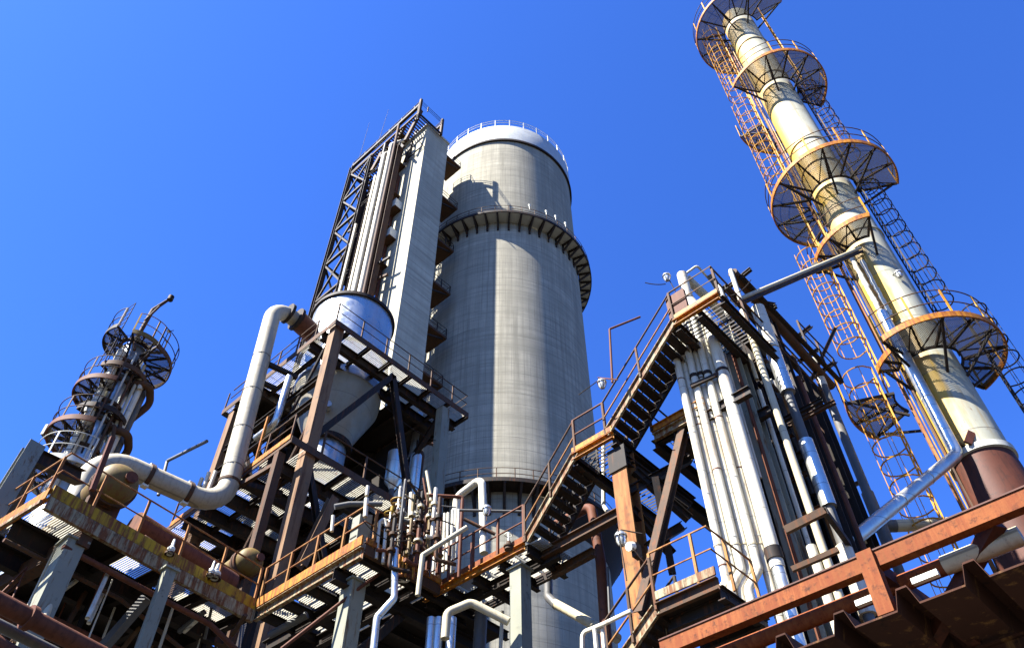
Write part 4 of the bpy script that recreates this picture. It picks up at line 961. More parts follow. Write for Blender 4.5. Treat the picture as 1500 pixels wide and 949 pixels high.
# small lower platform with a flight going down at the bottom
XQ = 11.6
qa = at(962, 893, X=XQ); qb = at(1050, 846, X=XQ); zq = qa.z
qp = thing('stair_landing', 'small lower rusty landing beside the white pipe bundle', 'landing', (XQ, qb.y, 0))
MB().channel((XQ, qa.y, zq), (XQ, qb.y, zq), .1, .24, side=-1).build('edge_beam', 'brown_steel', qp, smooth=False)
MB().beam((XQ-.01, qa.y, zq+.26), (XQ-.01, qb.y, zq+.24), .04, .16).build('kick_plate', 'cream_web', qp)
MB().box(XQ+.06, XQ+1.6, qb.y, qa.y, zq-.08, zq-.04).build('deck_plate', 'dark_void', qp)
for k in range(3): MB().ibeam((XQ+.3+.5*k, qb.y, zq-.2), (XQ+.3+.5*k, qa.y, zq-.2), .12, .22).build('joist', 'dark_steel', qp, smooth=False)
MB().ibeam((XQ+.05, qb.y+.02, zq-.15), (XQ+1.6, qb.y+.02, zq-.15), .14, .26).build('edge_beam', 'dark_steel', qp, smooth=False)
railing(qp, [(XQ, qa.y, zq+.1), (XQ, qb.y, zq+.1), (XQ+1.5, qb.y, zq+.1)], 1.05, 'column_rust', .022, .9)
e = at(895, 990, X=XQ)
stairs('bottom flight of rusty stairs leaving the lower landing', e.y, e.z, qa.y, zq, XQ, .8, 7)
MB().ibeam((XQ+1.4, qb.y+.2, 0), (XQ+1.4, qb.y+.2, zq-.3), .18, .18, (1, 0, 0), .02).build('prop', 'dark_steel', qp, smooth=False)
# silo-side pipes near the stairs
pp('rusty pipe with two elbows passing under the stairs and down to the ground', [(815, 768), (866, 741), (872, 775), (880, 822), (890, 965)], .13, 'rust_pipe', .22, X=14.4)
pp('dark pipe bending into a cream section in front of the silo foot', [(803, 835), (803, 874), (815, 886)], .12, 'grey_pipe', .2, X=15.0)
pp('cream slanting pipe before the silo foot', [(812, 883), (872, 916), (905, 935)], .12, 'cream_lagging', .2, X=15.0)
pp('white lagged thin pipe bending at the rusty column', [(884, 640), (884, 740), (889, 748), (905, 753)], .055, 'white_lagging', .12, X=14.2)
pp('thin grey conduit down the silo side of the stairs', [(890, 830), (893, 900)], .03, 'grey_pipe', X=14)
wr = thing('guard_rail', 'white frosted guard rail at the bottom near the rusty column', 'railing', at(853, 960, D=14))
MB().tube([at(853, 965, D=14), at(853, 926, D=14), at(883, 914, D=13.7), at(925, 894, D=13.3)], .04, 8, .1).build('rail', 'white_lagging', wr)
for q in ((871, 920), (882, 915)):
    p = at(*q, D=13.8); MB().tube([p, p-V((0, 0, 1.4))], .04, 8).build('post', 'white_lagging', wr)
# lamps
def lamp(px, py, D, s, label, arm):
    p = at(px, py, D=D)
    t = thing('well_glass_lamp', label, 'lamp', p, 'caged lamps on the plant')
    MB().lathe([(0, .55*s), (.3*s, .52*s), (.42*s, .38*s), (.44*s, .22*s), (.36*s, .2*s), (0, .2*s)], p, 18).build('cap', 'alu_clad', t)
    MB().lathe([(.34*s, .2*s), (.33*s, -.15*s), (.2*s, -.42*s), (0, -.5*s)], p, 18).build('glass', 'lamp_glass', t)
    m = MB()
    for a in range(6):
        an = a*PI/3; m.tube([p+V((r*s*math.cos(an), r*s*math.sin(an), z*s)) for r, z in ((.37, .22), (.37, -.15), (.22, -.46), (0, -.55))], .02*s, 4)
    m.build('guard', 'dark_steel', t)
    MB().tube([p+V((0, 0, .5*s)), p+V((0, 0, .8*s)), p+V(arm)], .055*s, 6, .1).build('bracket', 'dark_steel', t)
lamp(910, 790, 14.2, .30, 'caged lamp beside the rusty column, lowest of those by the stairs', (.25, -.35, .1))
lamp(882, 563, 14.5, .27, 'caged lamp on a thin arm at the middle landing', (.1, .8, .25))
lamp(977, 407, 14.6, .27, 'caged lamp on top of the stairs above the rusty box', (.1, -.1, -.6))
lamp(713, 748, 17.0, .27, 'caged lamp on the grey rail by the inverted U pipe', (0, .0, -.3))
p = at(927, 800, D=13.9)
t = thing('floodlight', 'small white floodlight fixed to the rusty column', 'floodlight', p)
MB().tube([p, p+V((-.12, .02, -.05))], .09, 12).build('lamp_head', 'white_paint', t)
MB().box(p.x+.02, p.x+.2, p.y-.06, p.y+.06, p.z-.2, p.z+.1).build('bracket', 'dark_steel', t)
pp('thin bent rail standing against the sky at the middle landing', [(897, 560), (893, 482), (938, 464)], .03, 'rust_pipe', .05, D=14.6, name='bent_rail')
m = MB(); p = at(876, 553, D=14.6); 
tag(MB().tube([p, at(905, 556, D=14.3)], .018, 5).build('lamp_arm', 'rust_pipe', None, origin=p), 'thin horizontal arm over the middle landing lamp', 'arm')
# ================================================================== white pipe bundle at the stairs
DB = 15.0
def vert(px, py, D): # plan position of an upright seen at a pixel
    p = at(px, py, D=D); return V((p.x, p.y, 0)), p.z
BL = 'lagged white riser in the tall bundle by the stairs, '
for k, (x650, xt, yt_, jog) in enumerate(((1019, 985, 480, 0), (1030, 995, 478, 1), (1041, 1004, 471, 1), (1052, 1014, 462, 1), (1063, 1022, 460, 1), (1073, 1030, 462, 0))):
    b, _ = vert(x650, 650, DB+.13*(k % 2)); z1 = height(xt, yt_, b)
    pts = [b+V((0, 0, z1))]
    if jog:
        zj = height(x650+40, 836, b); zk = height(x650+24, 872, b); sft = _rt*(-.33)-_fh*.1
        pts += [b+V((0, 0, zj)), b+sft+V((0, 0, zk)), b+sft+V((0, 0, 4))]
    else: pts.append(b+V((0, 0, 4)))
    t = thing('riser_pipe', BL+('leftmost', 'second from the left', 'third from the left', 'fourth from the left', 'fifth from the left', 'next to the silver one')[k], 'pipe', pts[-1], 'white risers by the stairs')
    MB().tube(pts, .091, 16, .22).build('pipe_run', 'white_lagging', t)
    MB().lathe([(.03, .08), (.065, .055), (.092, -.02)], pts[0], 16).build('end_cap', 'cream_lagging', t)
    zc_ = height(x650-20+2*k, 556-3*k, b)
    if k in (2, 3, 4): MB().tube([b+V((0, 0, zc_-.05)), b+V((0, 0, zc_+.05))], .112, 16).build('clamp', 'dark_steel', t)
    for q in range(7):
        zq_ = 5.5+q*1.75+.3*(k % 3)
        if zq_ < z1-.5 and not (jog and zq_ < zj+.3): MB().tube([b+V((0, 0, zq_-.015)), b+V((0, 0, zq_+.015))], .098, 16).build('joint_band', 'rust_pipe' if (q+k) % 3 == 0 else 'light_grey', t)
    zc_ = height(x650+30, 800, b)
    MB().tube([b+V((0, 0, zc_-.02)), b+V((0, 0, zc_+.02))], .104, 16).build('seam_band', 'cream_lagging', t)
b, _ = vert(1088, 650, DB-.05)
al = thing('riser_pipe', 'silver clad riser at the right of the white bundle, bending at the top', 'pipe', b+V((0, 0, 4)), 'white risers by the stairs')
zt_ = height(1034, 470, b); q1 = at(1008, 438, D=DB-.1); q0 = at(999, 402, D=DB-.15)
MB().tube([q0, q1, b+V((0, 0, zt_)), b+V((0, 0, height(1150, 830, b)))], .145, 20, .2).build('pipe_run', 'white_lagging', al)
za = height(1057, 545, b)
MB().tube([b+V((0, 0, za-.04)), b+V((0, 0, za+.04))], .165, 20).build('clamp', 'dark_steel', al)
MB().tube([b+V((0, 0, height(1140, 820, b))), b+V((0, 0, height(1125, 805, b)))], .175, 20).build('flange', 'dark_steel', al)
MB().tube([b+V((0, 0, 4)), b+V((0, 0, height(1142, 826, b)))], .13, 20).build('lower_run', 'alu_clad', al)
dq = (q1-q0).normalized(); MB().tube([q1-dq*.03, q1+dq*.03], .165, 20).build('flange', 'cream_lagging', al)
c1, c2 = at(1012, 566, D=DB-.12), at(1056, 546, D=DB-.12)
tag(MB().beam(c1, c2, .07, .1).build('pipe_clamp_bar', 'dark_steel', None, origin=c1), 'dark clamp bar strapping the white riser bundle halfway up', 'clamp bar')
pipe('top_bend', 'tan pipe running back from the top of the silver riser', [at(1006, 408, D=15.1), at(1040, 440, D=15.6), at(1066, 470, D=16.2)], .13, 'cream_lagging', .3)

# ================================================================== pipe rack on the right
rk = thing('pipe_rack', 'tall dark steel pipe rack behind the white risers at right', 'pipe rack', plan(22, 15.5))
def rcol(px, py, D, w, mat, z1=None, name='column'):
    b, z = vert(px, py, D); z1 = z if z1 is None else z1
    return MB().ibeam((b.x, b.y, 0), (b.x, b.y, z1), w, w, (1, 0, 0), .03).build(name, mat, rk, smooth=False)
rcol(1066, 486, 15.8, .34, 'grey_green'); rcol(1040, 470, 16.6, .3, 'dark_steel'); rcol(1125, 470, 17.5, .3, 'dark_steel')
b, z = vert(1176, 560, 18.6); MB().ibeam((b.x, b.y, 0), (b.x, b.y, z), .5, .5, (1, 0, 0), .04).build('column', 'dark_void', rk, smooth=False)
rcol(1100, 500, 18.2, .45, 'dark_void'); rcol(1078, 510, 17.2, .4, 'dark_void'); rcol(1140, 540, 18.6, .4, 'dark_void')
b, z = vert(1120, 600, 18.9); m = MB().frame_box((b.x, b.y, (z+3)/2+1), V((.16, -.14, 0)), V((.04, .05, 0)), V((0, 0, (z+3)/2-1))); m.build('sky_blocker', 'dark_void', rk)  # added dark panel, blocks the sky behind the rack pipes
b, z = vert(1085, 600, 18.0); m = MB().frame_box((b.x, b.y, (z+3)/2+1), V((.14, -.13, 0)), V((.04, .05, 0)), V((0, 0, (z+3)/2-1))); m.build('sky_blocker', 'dark_void', rk)  # second added panel, keeps the rack interior dark
zr0 = at(1046, 400, D=15.1).z
for (a, b_, w, mt, nm) in (((1062, 420, 15.3), (1215, 592, 20.8), .16, 'dark_steel', 'top_beam'), ((1085, 405, 15.6), (1232, 560, 21.2), .12, 'dark_steel', 'top_beam'), ((1066, 470, 15.6), (1195, 610, 19.8), .14, 'dark_steel', 'rail_beam')):
    p, q = at(a[0], a[1], D=a[2]), at(b_[0], b_[1], D=b_[2])
    MB().ibeam(p, q, w, w*1.2, (0, 0, 1), .02).build(nm, mt, rk, smooth=False)
for k, (a, b_) in enumerate((((1058, 428, 15.4), (1100, 394, 15.0)), ((1100, 440, 16), (1136, 447, 16.6)), ((1110, 470, 16.8), (1137, 448, 16.5)), ((1180, 560, 19.3), (1224, 530, 20)), ((1170, 530, 18.6), (1198, 512, 19.3)), ((1160, 500, 18.2), (1188, 478, 18.6)), ((1188, 575, 19), (1160, 520, 18)), ((1050, 530, 16), (1110, 600, 17.6)), ((1070, 640, 16), (1140, 720, 18.2)), ((1110, 560, 17), (1170, 640, 18.8)), ((1120, 700, 17), (1180, 780, 18.8)), ((1165, 560, 18.5), (1110, 700, 17.2)), ((1140, 640, 18), (1180, 700, 19)), ((1195, 735, 19), (1262, 705, 20.6)), ((1195, 705, 19), (1258, 735, 20.6)), ((1224, 480, 20), (1180, 575, 19)))):
    MB().ibeam(at(*a[:2], D=a[2]+.7), at(*b_[:2], D=b_[2]+.7), .1, .12, (0, 0, 1), .02).build('cross_member', 'dark_steel', rk, smooth=False)
railing(rk, [at(1182, 505, D=18.6), at(1235, 560, D=20.6)], 1.1, 'dark_steel', .024, 1.2)
random.seed(21)
ranks = 0
for k in range(20):
    px = 1058+random.random()*128; D_ = 16.6+2.8*random.random()*(px-1040)/140+random.random()*.6
    b, z = vert(px, 540+random.random()*60, D_); r_ = random.choice((.03, .04, .05, .06, .08))
    zl_ = z-random.uniform(3, 11)
    o = MB().tube([b+V((0, 0, z)), b+V((0, 0, max(4, zl_)))], r_, 10).build('rack_pipe', random.choice(('rust_pipe', 'column_rust', 'brown_steel', 'dark_steel', 'cream_lagging', 'grey_pipe', 'light_grey')), None, origin=b+V((0, 0, max(4, zl_))))
    tag(o, 'slim upright pipe deep inside the right hand pipe rack', 'pipe', 'slim pipes inside the right rack')
for k in range(16):
    px = 1060+random.random()*110; py = 520+random.random()*260; D_ = 16.4+1.6*random.random()
    p = at(px, py, D=D_); d = V((1.0+random.random(), 0, 0)) if k % 2 else V((0, -.8-random.random()*.6, 0))
    MB().ibeam(p, p+d, .09, .12, (0, 0, 1), .015).build('cross_member', random.choice(('brown_steel', 'dark_steel', 'column_rust')), rk, smooth=False)
# brown angle frame low on the rack
f = [at(1150, 777, D=14.7), at(1208, 748, D=14.7), at(1244, 798, D=16.2)]
MB().channel(f[0], f[1], .1, .16, (0, 0, 1)).build('bracket_beam', 'brown_steel', rk, smooth=False)
MB().channel(f[1], f[2], .1, .16, (0, 0, 1)).build('bracket_beam', 'dark_steel', rk, smooth=False)
MB().beam(at(1160, 834, D=14.7), at(1228, 805, D=14.7), .09, .1).build('bracket_beam', 'brown_steel', rk)
def up(label, px, py, D, r, mat, y_end=None, z0=3, name='upright_pipe', n=14, sleeves=(), bend_top=None):
    b, z1 = vert(px, py, D); zb_ = z0 if y_end is None else height(px+(px-739)/(py+566)*(y_end-py), y_end, b)
    pts = [b+V((0, 0, z1)), b+V((0, 0, zb_))]
    if bend_top: pts = [at(*bend_top[:2], D=bend_top[2])]+pts
    t = thing(name, label, 'pipe', pts[-1], 'upright pipes on the right rack')
    MB().tube(pts, r, n, r*2.2).build('pipe_run', mat, t)
    for (ya_, yb_, rr, mt) in sleeves:
        sl = (px-739)/(py+566)
        MB().tube([b+V((0, 0, height(px+sl*(ya_-py), ya_, b))), b+V((0, 0, height(px+sl*(yb_-py), yb_, b)))], rr, n+4).build('sleeve', mt, t)
    return t
up('long cream pipe standing in front of the dark rack', 1088, 455, 15.4, .085, 'cream_lagging')
up('wide pipe with white, grey and silver clad sections on the rack', 1110, 452, 16.2, .11, 'grey_pipe', sleeves=((452, 512, .19, 'white_lagging'), (514, 575, .185, 'alu_clad'), (646, 742, .17, 'alu_clad'), (800, 900, .17, 'white_lagging')))
up('slim rusty pipe right of the grey channel column', 1068, 500, 15.6, .045, 'rust_pipe')
up('slim cream pipe ending at a bracket beside the long cream pipe', 1097, 520, 15.9, .05, 'cream_lagging', 556)
up('slim white pipe below the bracket, behind the long cream pipe', 1112, 572, 16.0, .055, 'white_lagging')
up('thin white conduit along the grey channel column', 1056, 500, 15.6, .03, 'white_lagging', 700)
up('tall grey pipe at the right edge of the rack against the sky', 1192, 530, 20.3, .125, 'grey_pipe', sleeves=((527, 566, .13, 'white_lagging'), (722, 800, .16, 'grey_pipe')))
up('dark grey pipe low between rack and silver cross pipe', 1150, 640, 17.8, .12, 'grey_pipe')
up('white pipe low on the rack left of the brown frame', 1188, 800, 15.4, .1, 'white_lagging')
up('thin dark pipe inside the rack near the white bundle', 1046, 500, 16.0, .05, 'brown_steel')
up('thin brown pipe inside the rack behind the long cream pipe', 1120, 600, 16.9, .04, 'rust_pipe')
up('grey pipe inside the rack low at right', 1175, 660, 18.0, .09, 'grey_pipe')
up('white stub pipe low behind the rusty foreground rail', 1212, 820, 15.6, .08, 'white_lagging')
up('lagged white vertical pipe with knotted wrap, left of two on the rack top', 1053, 418, 15.3, .07, 'white_lagging', 462)
up('lagged white vertical pipe with knotted wrap, right of two on the rack top', 1070, 396, 15.4, .065, 'white_lagging', 440, bend_top=(1074, 400, 15.7))
pipe('top_pipe', 'brown pipe running along the top of the right rack', [at(1073, 399, D=15.5), at(1218, 566, D=20.9)], .14, 'cream_lagging' if False else 'brown_steel')
pipe('top_pipe', 'grey lagged pipe beside the brown one on the rack top', [at(1040, 402, D=15.6), at(1068, 450, D=16.4), at(1120, 520, D=18.0)], .10, 'grey_pipe')
pipe('top_pipe', 'pale handrail bend over the top of the stairs', [at(1003, 402, D=15.5), at(1021, 389, D=15.3), at(1052, 424, D=16.2)], .035, 'light_grey', .08)
for k, (px, py) in enumerate(((1066, 455), (1072, 470), (1064, 480), (1080, 445), (1120, 530), (1128, 560))):
    p = at(px, py, D=15.6+.25*k)
    t = thing('pipe_fitting', 'knotted pipe fitting on the right rack, '+('highest by the wrapped pipes', 'second below the wrapped pipes', 'left above the grey column', 'right of the wrapped pipes', 'beside the wide clad pipe', 'lowest beside the wide clad pipe')[k], 'pipe fitting', p)
    MB().tube([p+V((-.1, .1, .2)), p, p+V((.12, -.08, -.3))], .05, 9, .06).build('pipe_run', ('white_lagging', 'grey_pipe', 'brown_steel')[k % 3], t)
    MB().tube([p+V((-.05, 0, .04)), p+V((.05, 0, -.04))], .09, 12).build('flange', 'light_grey' if k % 2 else 'brown_steel', t)

# ================================================================== tall column at right
PCL = plan(36.1, 22); RC = .80; ac = math.atan2(-PCL.y, -PCL.x)
colm = thing('distillation_column', 'tall slim yellow and grey column with round mesh platforms and caged ladders', 'column', PCL)
zf = 16.2
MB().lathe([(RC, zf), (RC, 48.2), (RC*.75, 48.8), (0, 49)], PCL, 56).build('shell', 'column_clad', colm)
MB().lathe([(RC+.001, zf-.22), (RC+.08, zf-.2), (RC+.08, zf-.02), (RC+.0, zf+.05)], PCL, 56).build('flange', 'light_grey', colm)
MB().lathe([(RC+.28, 0), (RC+.22, 11.0), (RC+.005, zf-.2)], PCL, 56).build('skirt', 'red_skirt', colm)
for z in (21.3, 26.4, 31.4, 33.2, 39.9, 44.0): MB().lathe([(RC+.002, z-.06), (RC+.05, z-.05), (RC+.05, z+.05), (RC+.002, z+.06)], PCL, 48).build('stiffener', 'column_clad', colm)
def sector(par, P, acm, ri, ro, f0, f1, z, rim='orange_paint', rail='brown_steel', deck='mesh_deck', nsup=None, rh=1.1, rails=True, posts=None):
    a0, a1 = acm+R(f0), acm+R(f1); n = max(8, int(abs(f1-f0)/6))
    po = MB().lathe([(ri, z), (ro-.02, z)], P, n, a0, a1).build('platform', deck, par, smooth=False)
    MB().lathe([(ro-.03, z-.12), (ro+.02, z-.12), (ro+.02, z+.1), (ro-.03, z+.1), (ro-.03, z-.12)], P, n, a0, a1).build('rim', rim, po)
    MB().lathe([(ri, z-.11), (ri+.05, z-.11), (ri+.05, z-.01), (ri, z-.01), (ri, z-.11)], P, n, a0, a1).build('inner_ring', 'dark_steel', po)
    k = nsup or max(2, int(abs(f1-f0)/24))
    for i in range(k+1):
        a = a0+(a1-a0)*i/k; d = V((math.cos(a), math.sin(a), 0)); c = V((P.x, P.y, z))
        m = MB().beam(c+d*ri+V((0, 0, -.06)), c+d*(ro-.04)+V((0, 0, -.06)), .06, .09)
        if i % 2 == 0: m.beam(c+d*(ro-.25)+V((0, 0, -.1)), c+d*(ri-.12)+V((0, 0, -1.0)), .07, .07)
        m.build('bracket', 'dark_steel', po)
    m = MB()
    for i in range(k):
        aA, aB = a0+(a1-a0)*i/k, a0+(a1-a0)*(i+1)/k; c = V((P.x, P.y, z-.03))
        m.beam(c+V((math.cos(aA), math.sin(aA), 0))*(ri+.05), c+V((math.cos(aB), math.sin(aB), 0))*(ro-.05), .03, .04)
    m.build('deck_stays', 'dark_steel', po)
    if rails:
        m = MB()
        for q in (.55, 1.1): m.tube(arc(P, ro, a0, a1, z+q*rh/1.1, n), .019, 6)
        ro_ = m.build('railing', rail, po)
        kk = posts or max(2, int(abs(a1-a0)*ro/1.1))
        for i in range(kk+1):
            a = a0+(a1-a0)*i/kk; p = V((P.x+ro*math.cos(a), P.y+ro*math.sin(a), z)); MB().beam(p, p+V((0, 0, rh)), .06, .03, (math.cos(a), math.sin(a), 0)).build('post', 'cage_paint' if rim == 'orange_paint' else rail, ro_)
    return po
z5, z4, z3, z2, z1_ = 46.9, 38.8, 29.75, 25.7, 19.85
sector(colm, PCL, ac, RC+.12, 2.5, -165, 85, z5)
sector(colm, PCL, ac, RC+.12, 2.3, -42, 140, z4)
sector(colm, PCL, ac, RC+.4, 2.35, -92, -165, z4-1.4, rails=True)
sector(colm, PCL, ac, RC+.12, 2.45, -140, 112, z3)
sector(colm, PCL, ac, RC+.12, 1.85, -78, 22, z2)
sector(colm, PCL, ac, RC+.12, 2.2, -22, 150, z1_)
sector(colm, PCL, ac, RC+.12, 1.55, -62, -28, z1_+.1, rails=False)
sector(colm, PCL, ac, RC+.5, 2.75, -72, -118, 19.2)
def cpos(f, r, z): a = ac+R(f); return V((PCL.x+r*math.cos(a), PCL.y+r*math.sin(a), z))
def cl(f, r, za, zb, face_f, mat='cage_paint', cage=True):
    rad_ = .5 if mat == 'cage_paint' else .38
    a = ac+R(face_f); return caged_ladder(colm, cpos(f, r, za), zb, (math.cos(a), math.sin(a), 0), mat, .54, cage, 2.2, rad_)
cl(-78, 1.6, 8.0, 20.3, -78)
cl(-72, 1.4, 19.2, 26.8, -75)
cl(-76, 1.4, 25.7, 30.8, -80, cage=False)
cl(-82, 1.22, 29.75, 39.6, -80)
cl(-76, 1.2, 38.0, 48.0, -76)
cl(112, 1.05, 20.35, 30.8, 100, 'dark_steel')
cl(104, 1.05, 29.8, 39.9, 100, 'brown_steel')
cl(95, 1.3, 38.8, 47.9, 95, 'cage_paint', False)
cl(96, 1.6, 9, 21.4, 80, 'dark_steel')
for (f, r, za, zb, w, mt) in ((-82, RC+.18, 9, 46, .08, 'column_rust'), (-95, RC+.22, 9, 40, .06, 'rust_pipe'), (-58, RC+.06, 9.5, 30, .05, 'brown_steel'), (-70, RC+.12, 14, 46, .035, 'yellow_paint')):
    MB().beam(cpos(f, r, za), cpos(f, r, zb), w, w).build('conduit', mt, colm)
# clad pipe that leaves the column
def onz(px, py, f, r): # height on the column's front for a picture row
    p = cpos(f, r, 0); return height(px, py, p)
fa = -24; rp_ = RC+.32
a = cpos(fa, rp_, onz(1284, 462, fa, rp_)); bb = cpos(fa, rp_, onz(1384, 672, fa, rp_))
e_ = at(1238, 800, D=17.6)
cp = thing('clad_pipe', 'bright metal clad pipe running down the column and off to the rack', 'pipe', e_)
MB().tube([a, bb, e_], .17, 22, .42).build('pipe_run', 'alu_clad', cp)
dd = (e_-bb).normalized()
for q in (.3, .55): c = bb+(e_-bb)*q; MB().tube([c-dd*.015, c+dd*.015], .178, 22).build('seam_band', 'light_grey', cp)
for q in (.35, .7): c = bb+(a-bb)*q; MB().tube([c-V((0, 0, .015)), c+V((0, 0, .015))], .178, 22).build('seam_band', 'light_grey', cp)
MB().beam(bb+V((0, 0, .35)), cpos(fa, RC-.02, bb.z+.35), .3, .1).build('support', 'dark_steel', cp)
MB().beam(bb+V((.1, -.35, .25)), bb+V((.3, -.55, .65)), .07, .2).build('lug', 'red_skirt', cp)
random.seed(11)
def wrapped(label, f, r, px0, py0, px1, py1, rad):
    za, zb = onz(px0, py0, f, r), onz(px1, py1, f, r); n = 26; pts = []; rs = []
    for i in range(n+1):
        p = cpos(f, r, za+(zb-za)*i/n); pts.append(p+V((random.uniform(-.012, .012), random.uniform(-.012, .012), 0))); rs.append(rad*random.uniform(.82, 1.12))
    o = MB().tube(pts, rs, 12).build('wrapped_pipe', 'white_lagging', None, origin=pts[-1]); tag(o, label, 'pipe', 'wrapped pipes on the column')
wrapped('lumpy white wrapped pipe on the column, left of the pair', -27, RC+.25, 1246, 378, 1284, 462, .085)
wrapped('lumpy white wrapped pipe on the column, right of the pair', -14, RC+.2, 1258, 385, 1296, 468, .075)
# bridge pipes between rack and column
pa, pb2 = at(1085, 442, D=15.5), at(1262, 366, D=21.1)
for k, (dz, r, mt, lab) in enumerate(((.12, .06, 'cream_lagging', 'pale pipe bridging the sky between rack and column, upper'), (-.08, .055, 'dark_steel', 'dark pipe bridging the sky between rack and column, lower'), (.02, .045, 'brown_steel', 'brown pipe bridging between rack and column, between the other two'))):
    o_ = V((0, .12*(k == 2), dz)); pipe('bridge_pipe', lab, [pa+o_, pb2+o_], r, mt)
p = at(1196, 392, D=19); tag(MB().beam(p+V((0, 0, -.22)), p+V((0, 0, .2)), .2, .12).build('pipe_hanger', 'dark_steel', None, origin=p), 'dark hanger clamp halfway along the bridge pipes', 'hanger')
# dark and cream pipe crossing low behind the ladder
pipe('cross_pipe', 'dark pipe with a cream half crossing low behind the yellow ladder', [at(1235, 772, D=20.6), at(1312, 770, D=21.2)], .17, 'grey_pipe')
pipe('cross_pipe', 'cream pipe section by the column skirt behind the ladder', [at(1310, 770, D=21.2), at(1392, 766, D=22.0)], .17, 'cream_lagging')
lamp(1317, 402, 21.2, .3, 'caged lamp on the right ladder of the tall column', (.1, .2, .2))

# ================================================================== smaller column at far left
PT = plan(-34.2, 28); at_ = math.atan2(-PT.y, -PT.x); RT = .52
tw = thing('distillation_column', 'small cluttered column with half round platforms and a davit at far left', 'column', PT)
MB().lathe([(RT+.1, 0), (RT+.1, 20.6), (RT, 21.2), (RT, 26.6), (RT*.6, 27.0), (0, 27.2)], PT, 40).build('shell', 'alu_clad', tw)
for z in (21.2, 22.5, 23.4, 24.6, 25.6, 26.8): MB().lathe([(RT, z-.07), (RT+.09, z-.06), (RT+.09, z+.06), (RT, z+.07)], PT, 32).build('stiffener', 'brown_steel', tw)
sector(tw, PT, at_, RT+.1, 1.65, 25, 150, 26.1, 'brown_steel', 'dark_steel')
sector(tw, PT, at_, RT+.1, 1.3, -140, -50, 26.9, 'dark_steel', 'dark_steel')
sector(tw, PT, at_, RT+.1, 1.35, -150, -5, 23.9, 'rust_pipe', 'brown_steel')
sector(tw, PT, at_, RT+.1, 1.45, -150, -5, 21.7, 'rust_pipe', 'brown_steel')
sector(tw, PT, at_, RT+.1, 1.45, -150, 10, 19.9, 'light_grey', 'light_grey')
sector(tw, PT, at_, RT+.05, 1.15, -20, 60, 26.7, 'ochre_tank', 'yellow_paint')
sector(tw, PT, at_, RT+.05, 1.0, -60, 120, 25.0, 'brown_steel', 'dark_steel', rails=False)
sector(tw, PT, at_, RT+.05, .95, -70, 110, 22.8, 'dark_steel', 'dark_steel', rails=False)
def tpos(f, r, z): a = at_+R(f); return V((PT.x+r*math.cos(a), PT.y+r*math.sin(a), z))
d0 = tpos(-30, .75, 26); dtop = at(224, 454, D=27.6); dtip = at(250, 437, D=27.2)
MB().tube([V((dtop.x-.15, dtop.y+.05, 24.5)), dtop, dtip], [.1, .09, .06], 10).build('davit', 'brown_steel', tw)
MB().tube([V((dtop.x-.1, dtop.y, dtop.z-.8)), (dtop+dtip)/2], .05, 8).build('davit_stay', 'brown_steel', tw)
MB().tube([dtip-V((0, 0, .12)), dtip+V((0, 0, .12))], .13, 10).build('davit_head', 'dark_steel', tw)
caged_ladder(tw, tpos(-62, 1.0, 25.0), 28.6, (math.cos(at_-1.2), math.sin(at_-1.2), 0), 'dark_steel', .45, False)
caged_ladder(tw, tpos(-35, .95, 20), 26.8, (math.cos(at_-.6), math.sin(at_-.6), 0), 'dark_steel', .42, False)
for k, (f, r, rr, za, zb, mt) in enumerate(((-35, .72, .16, 19, 25.9, 'white_lagging'), (70, .85, .13, 17, 24.9, 'white_lagging'), (95, 1.0, .16, 17, 25.2, 'grey_pipe'), (55, .72, .07, 17, 25.8, 'cream_lagging'), (118, 1.15, .12, 17, 24, 'alu_clad'), (10, .66, .045, 19, 26, 'light_grey'), (30, .7, .05, 19, 26, 'brown_steel'))):
    MB().tube([tpos(f, r, za), tpos(f, r, zb)], rr, 12).build('side_pipe', mt, tw)
for (z, f) in ((22.3, 75), (24.8, 80)):
    MB().tube([tpos(55, .6, z), tpos(60, 1.25, z), tpos(100, 1.45, z-.2), tpos(120, 1.1, z-1.2)], .15, 12, .35).build('side_bend', 'brown_steel', tw)
for k in range(9):
    f = random.uniform(-60, 100); z = random.uniform(19.8, 26.4)
    MB().tube([tpos(f, RT, z), tpos(f, RT+.35, z), tpos(f+8, RT+.4, z-.5)], random.uniform(.05, .1), 9, .08).build('nozzle', random.choice(('light_grey', 'white_lagging', 'brown_steel')), tw)
p = tpos(-112, 1.5, 21.9); MB().frame_box(p, V((.2, .14, 0)), V((0, 0, .24)), V((.03, -.045, 0))).build('notice_plate', 'grey_pipe', tw)
p = tpos(60, 1.0, 27.0); MB().tube([p, p+V((0, 0, 1.0)), p+V((.2, .1, 1.3))], .02, 6).build('mast', 'dark_steel', tw); MB().lathe([(0, .1), (.1, 0), (0, -.12)], p+V((0, 0, 1.0)), 10).build('beacon', 'light_grey', tw)

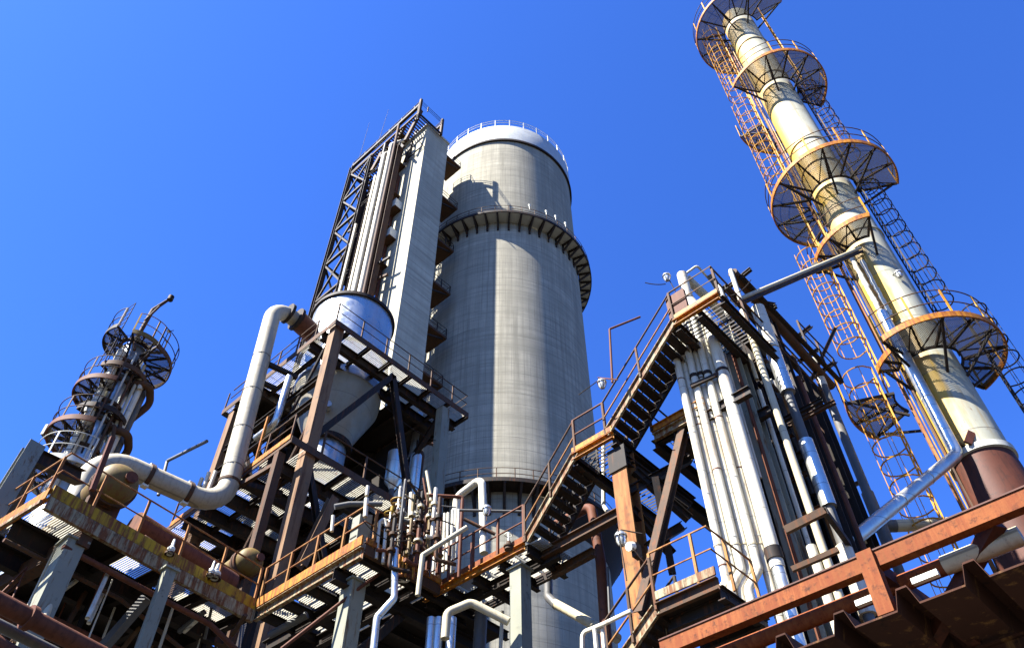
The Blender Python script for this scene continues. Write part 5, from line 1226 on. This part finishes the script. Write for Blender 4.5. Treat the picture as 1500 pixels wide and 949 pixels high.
# ================================================================== rusty foreground at lower right
FD = 7.0
fp = at(1276, 826, D=FD); XF, ZF = fp.x, fp.z
fr = thing('rusty_guard_rail', 'rusty orange steel rail with a post along the roof edge, lower right', 'guard rail', (XF, fp.y, ZF-.6))
y0f, y1f = at(985, 960, Z=ZF).y, at(1540, 712, Z=ZF).y
MB().channel((XF, y0f, ZF), (XF, y1f, ZF), .11, .145, side=1, t=.014).build('rail', 'rust_beam', fr, smooth=False)
MB().box(XF-.066, XF+.06, y1f, y0f, ZF+.074, ZF+.088).build('top_flange', 'red_skirt', fr, smooth=False)
foot = height(1303, 905, (XF, fp.y))
MB().channel((XF-.04, fp.y, ZF+.09), (XF-.04, fp.y, foot), .14, .12, (1, 0, 0), 1, .014).build('post', 'rust_beam', fr, smooth=False)
MB().channel((XF-.04, fp.y-2.3, ZF+.09), (XF-.04, fp.y-2.3, foot), .14, .12, (1, 0, 0), 1, .014).build('post', 'rust_beam', fr, smooth=False)
MB().beam((XF+.08, fp.y-.02, ZF-.04), (XF+.9, fp.y-.35, foot+.02), .09, .12).build('raker', 'red_skirt', fr)
MB().beam((XF+.1, y1f+.5, ZF-.02), (XF+.75, y1f+1.6, foot), .12, .12).build('raker', 'red_skirt', fr)
yp = [y0f+.3, y1f-.2]
gz = height(1300, 862, (XF+.25, fp.y))
pipe('edge_pipe', 'peeling white and rusty pipe along the roof edge under the rail', [(XF+.25, y0f+.6, gz), (XF+.25, fp.y-1.05, gz)], .075, 'rust_beam')
pipe('edge_pipe', 'pale section of the roof edge pipe nearest the right side', [(XF+.24, fp.y-.5, gz+.0), (XF+.24, fp.y-1.15, gz)], .082, 'cream_lagging')
pitch, amp = .56, .17
rf = foot-.02+amp
prof = []; y = y0f+1.0
while y > y1f-1.2:
    for (dy, dz) in ((0, 0), (.09, 0), (.14, -amp), (.51, -amp)): prof.append((y-dy, rf+dz))
    y -= pitch
m = MB(); vs = []; n = len(prof); L = 7.0
for (x, dz) in ((XF-.12, 0), (XF+L, .25)):
    for th in (0, -.016):
        for (yy, zz) in prof: vs.append((x, yy, zz+th+dz))
fs = []
for i in range(n-1):
    fs += [(i, i+1, 2*n+i+1, 2*n+i), (n+i, 3*n+i, 3*n+i+1, n+i+1), (i, n+i, n+i+1, i+1), (2*n+i, 2*n+i+1, 3*n+i+1, 3*n+i)]
rs_ = thing('corrugated_roof', 'dark rusty corrugated roof sheet seen from below at lower right', 'roof', (XF, fp.y, rf))
m.add(vs, fs).build('sheet', 'roof_sheet', rs_, smooth=False)
for q in (.9, 2.6, 4.4): MB().ibeam((XF+q, y0f+1, rf-amp-.14+.03*q), (XF+q, y1f-1, rf-amp-.14+.03*q), .1, .16).build('purlin', 'roof_sheet', rs_, smooth=False)
for q in (y0f+.8, y1f-.8): MB().ibeam((XF+3, q, 0), (XF+3, q, rf-amp-.2), .2, .2).build('post', 'brown_steel', rs_, smooth=False)
for k, yy in enumerate((fp.y+.22, fp.y-.28)):
    tag(MB().beam((XF-.06, yy, rf+.03), (XF-.06, yy-.22, rf+.03), .05, .05).build('sealing_strip', 'white_paint', None, origin=(XF, yy, rf)), 'white sealing strip on the roof edge just '+('left' if k == 0 else 'right')+' of the rusty post', 'sealing strip')

# loose cables
def cable(label, a, b, sag, mat='dark_steel', r=.014):
    a, b = V(a), V(b); pts = [a+(b-a)*(i/14)-V((0, 0, sag*4*(i/14)*(1-i/14))) for i in range(15)]
    tag(MB().tube(pts, r, 5).build('cable', mat, None, origin=pts[7]), label, 'cable')
cable('black cable sagging from the column floodlight down to the stair walkway', at(927, 802, D=13.7), at(968, 838, D=13.9), .12)
cable('black cable looping at the rusty column below the lamp', at(905, 775, D=14.0), at(918, 850, D=13.9), -.1)
cable('black cable hanging across the top of the rack to the wrapped pipes', at(1045, 432, D=15.2), at(1100, 410, D=15.2), .3)
cable('thin cable from the stair top lamp to the handrail', at(945, 414, D=14.5), at(975, 416, D=14.6), .05)
cable('thin cable drooping under the hopper upper floor', at(560, 590, Y=hy0+.3), at(655, 650, Y=hy0+.3), .35)
cable('thin cable along the front walkway from the cabinet to the valves', at(532, 762, D=17.0), at(600, 790, D=17.3), .25)
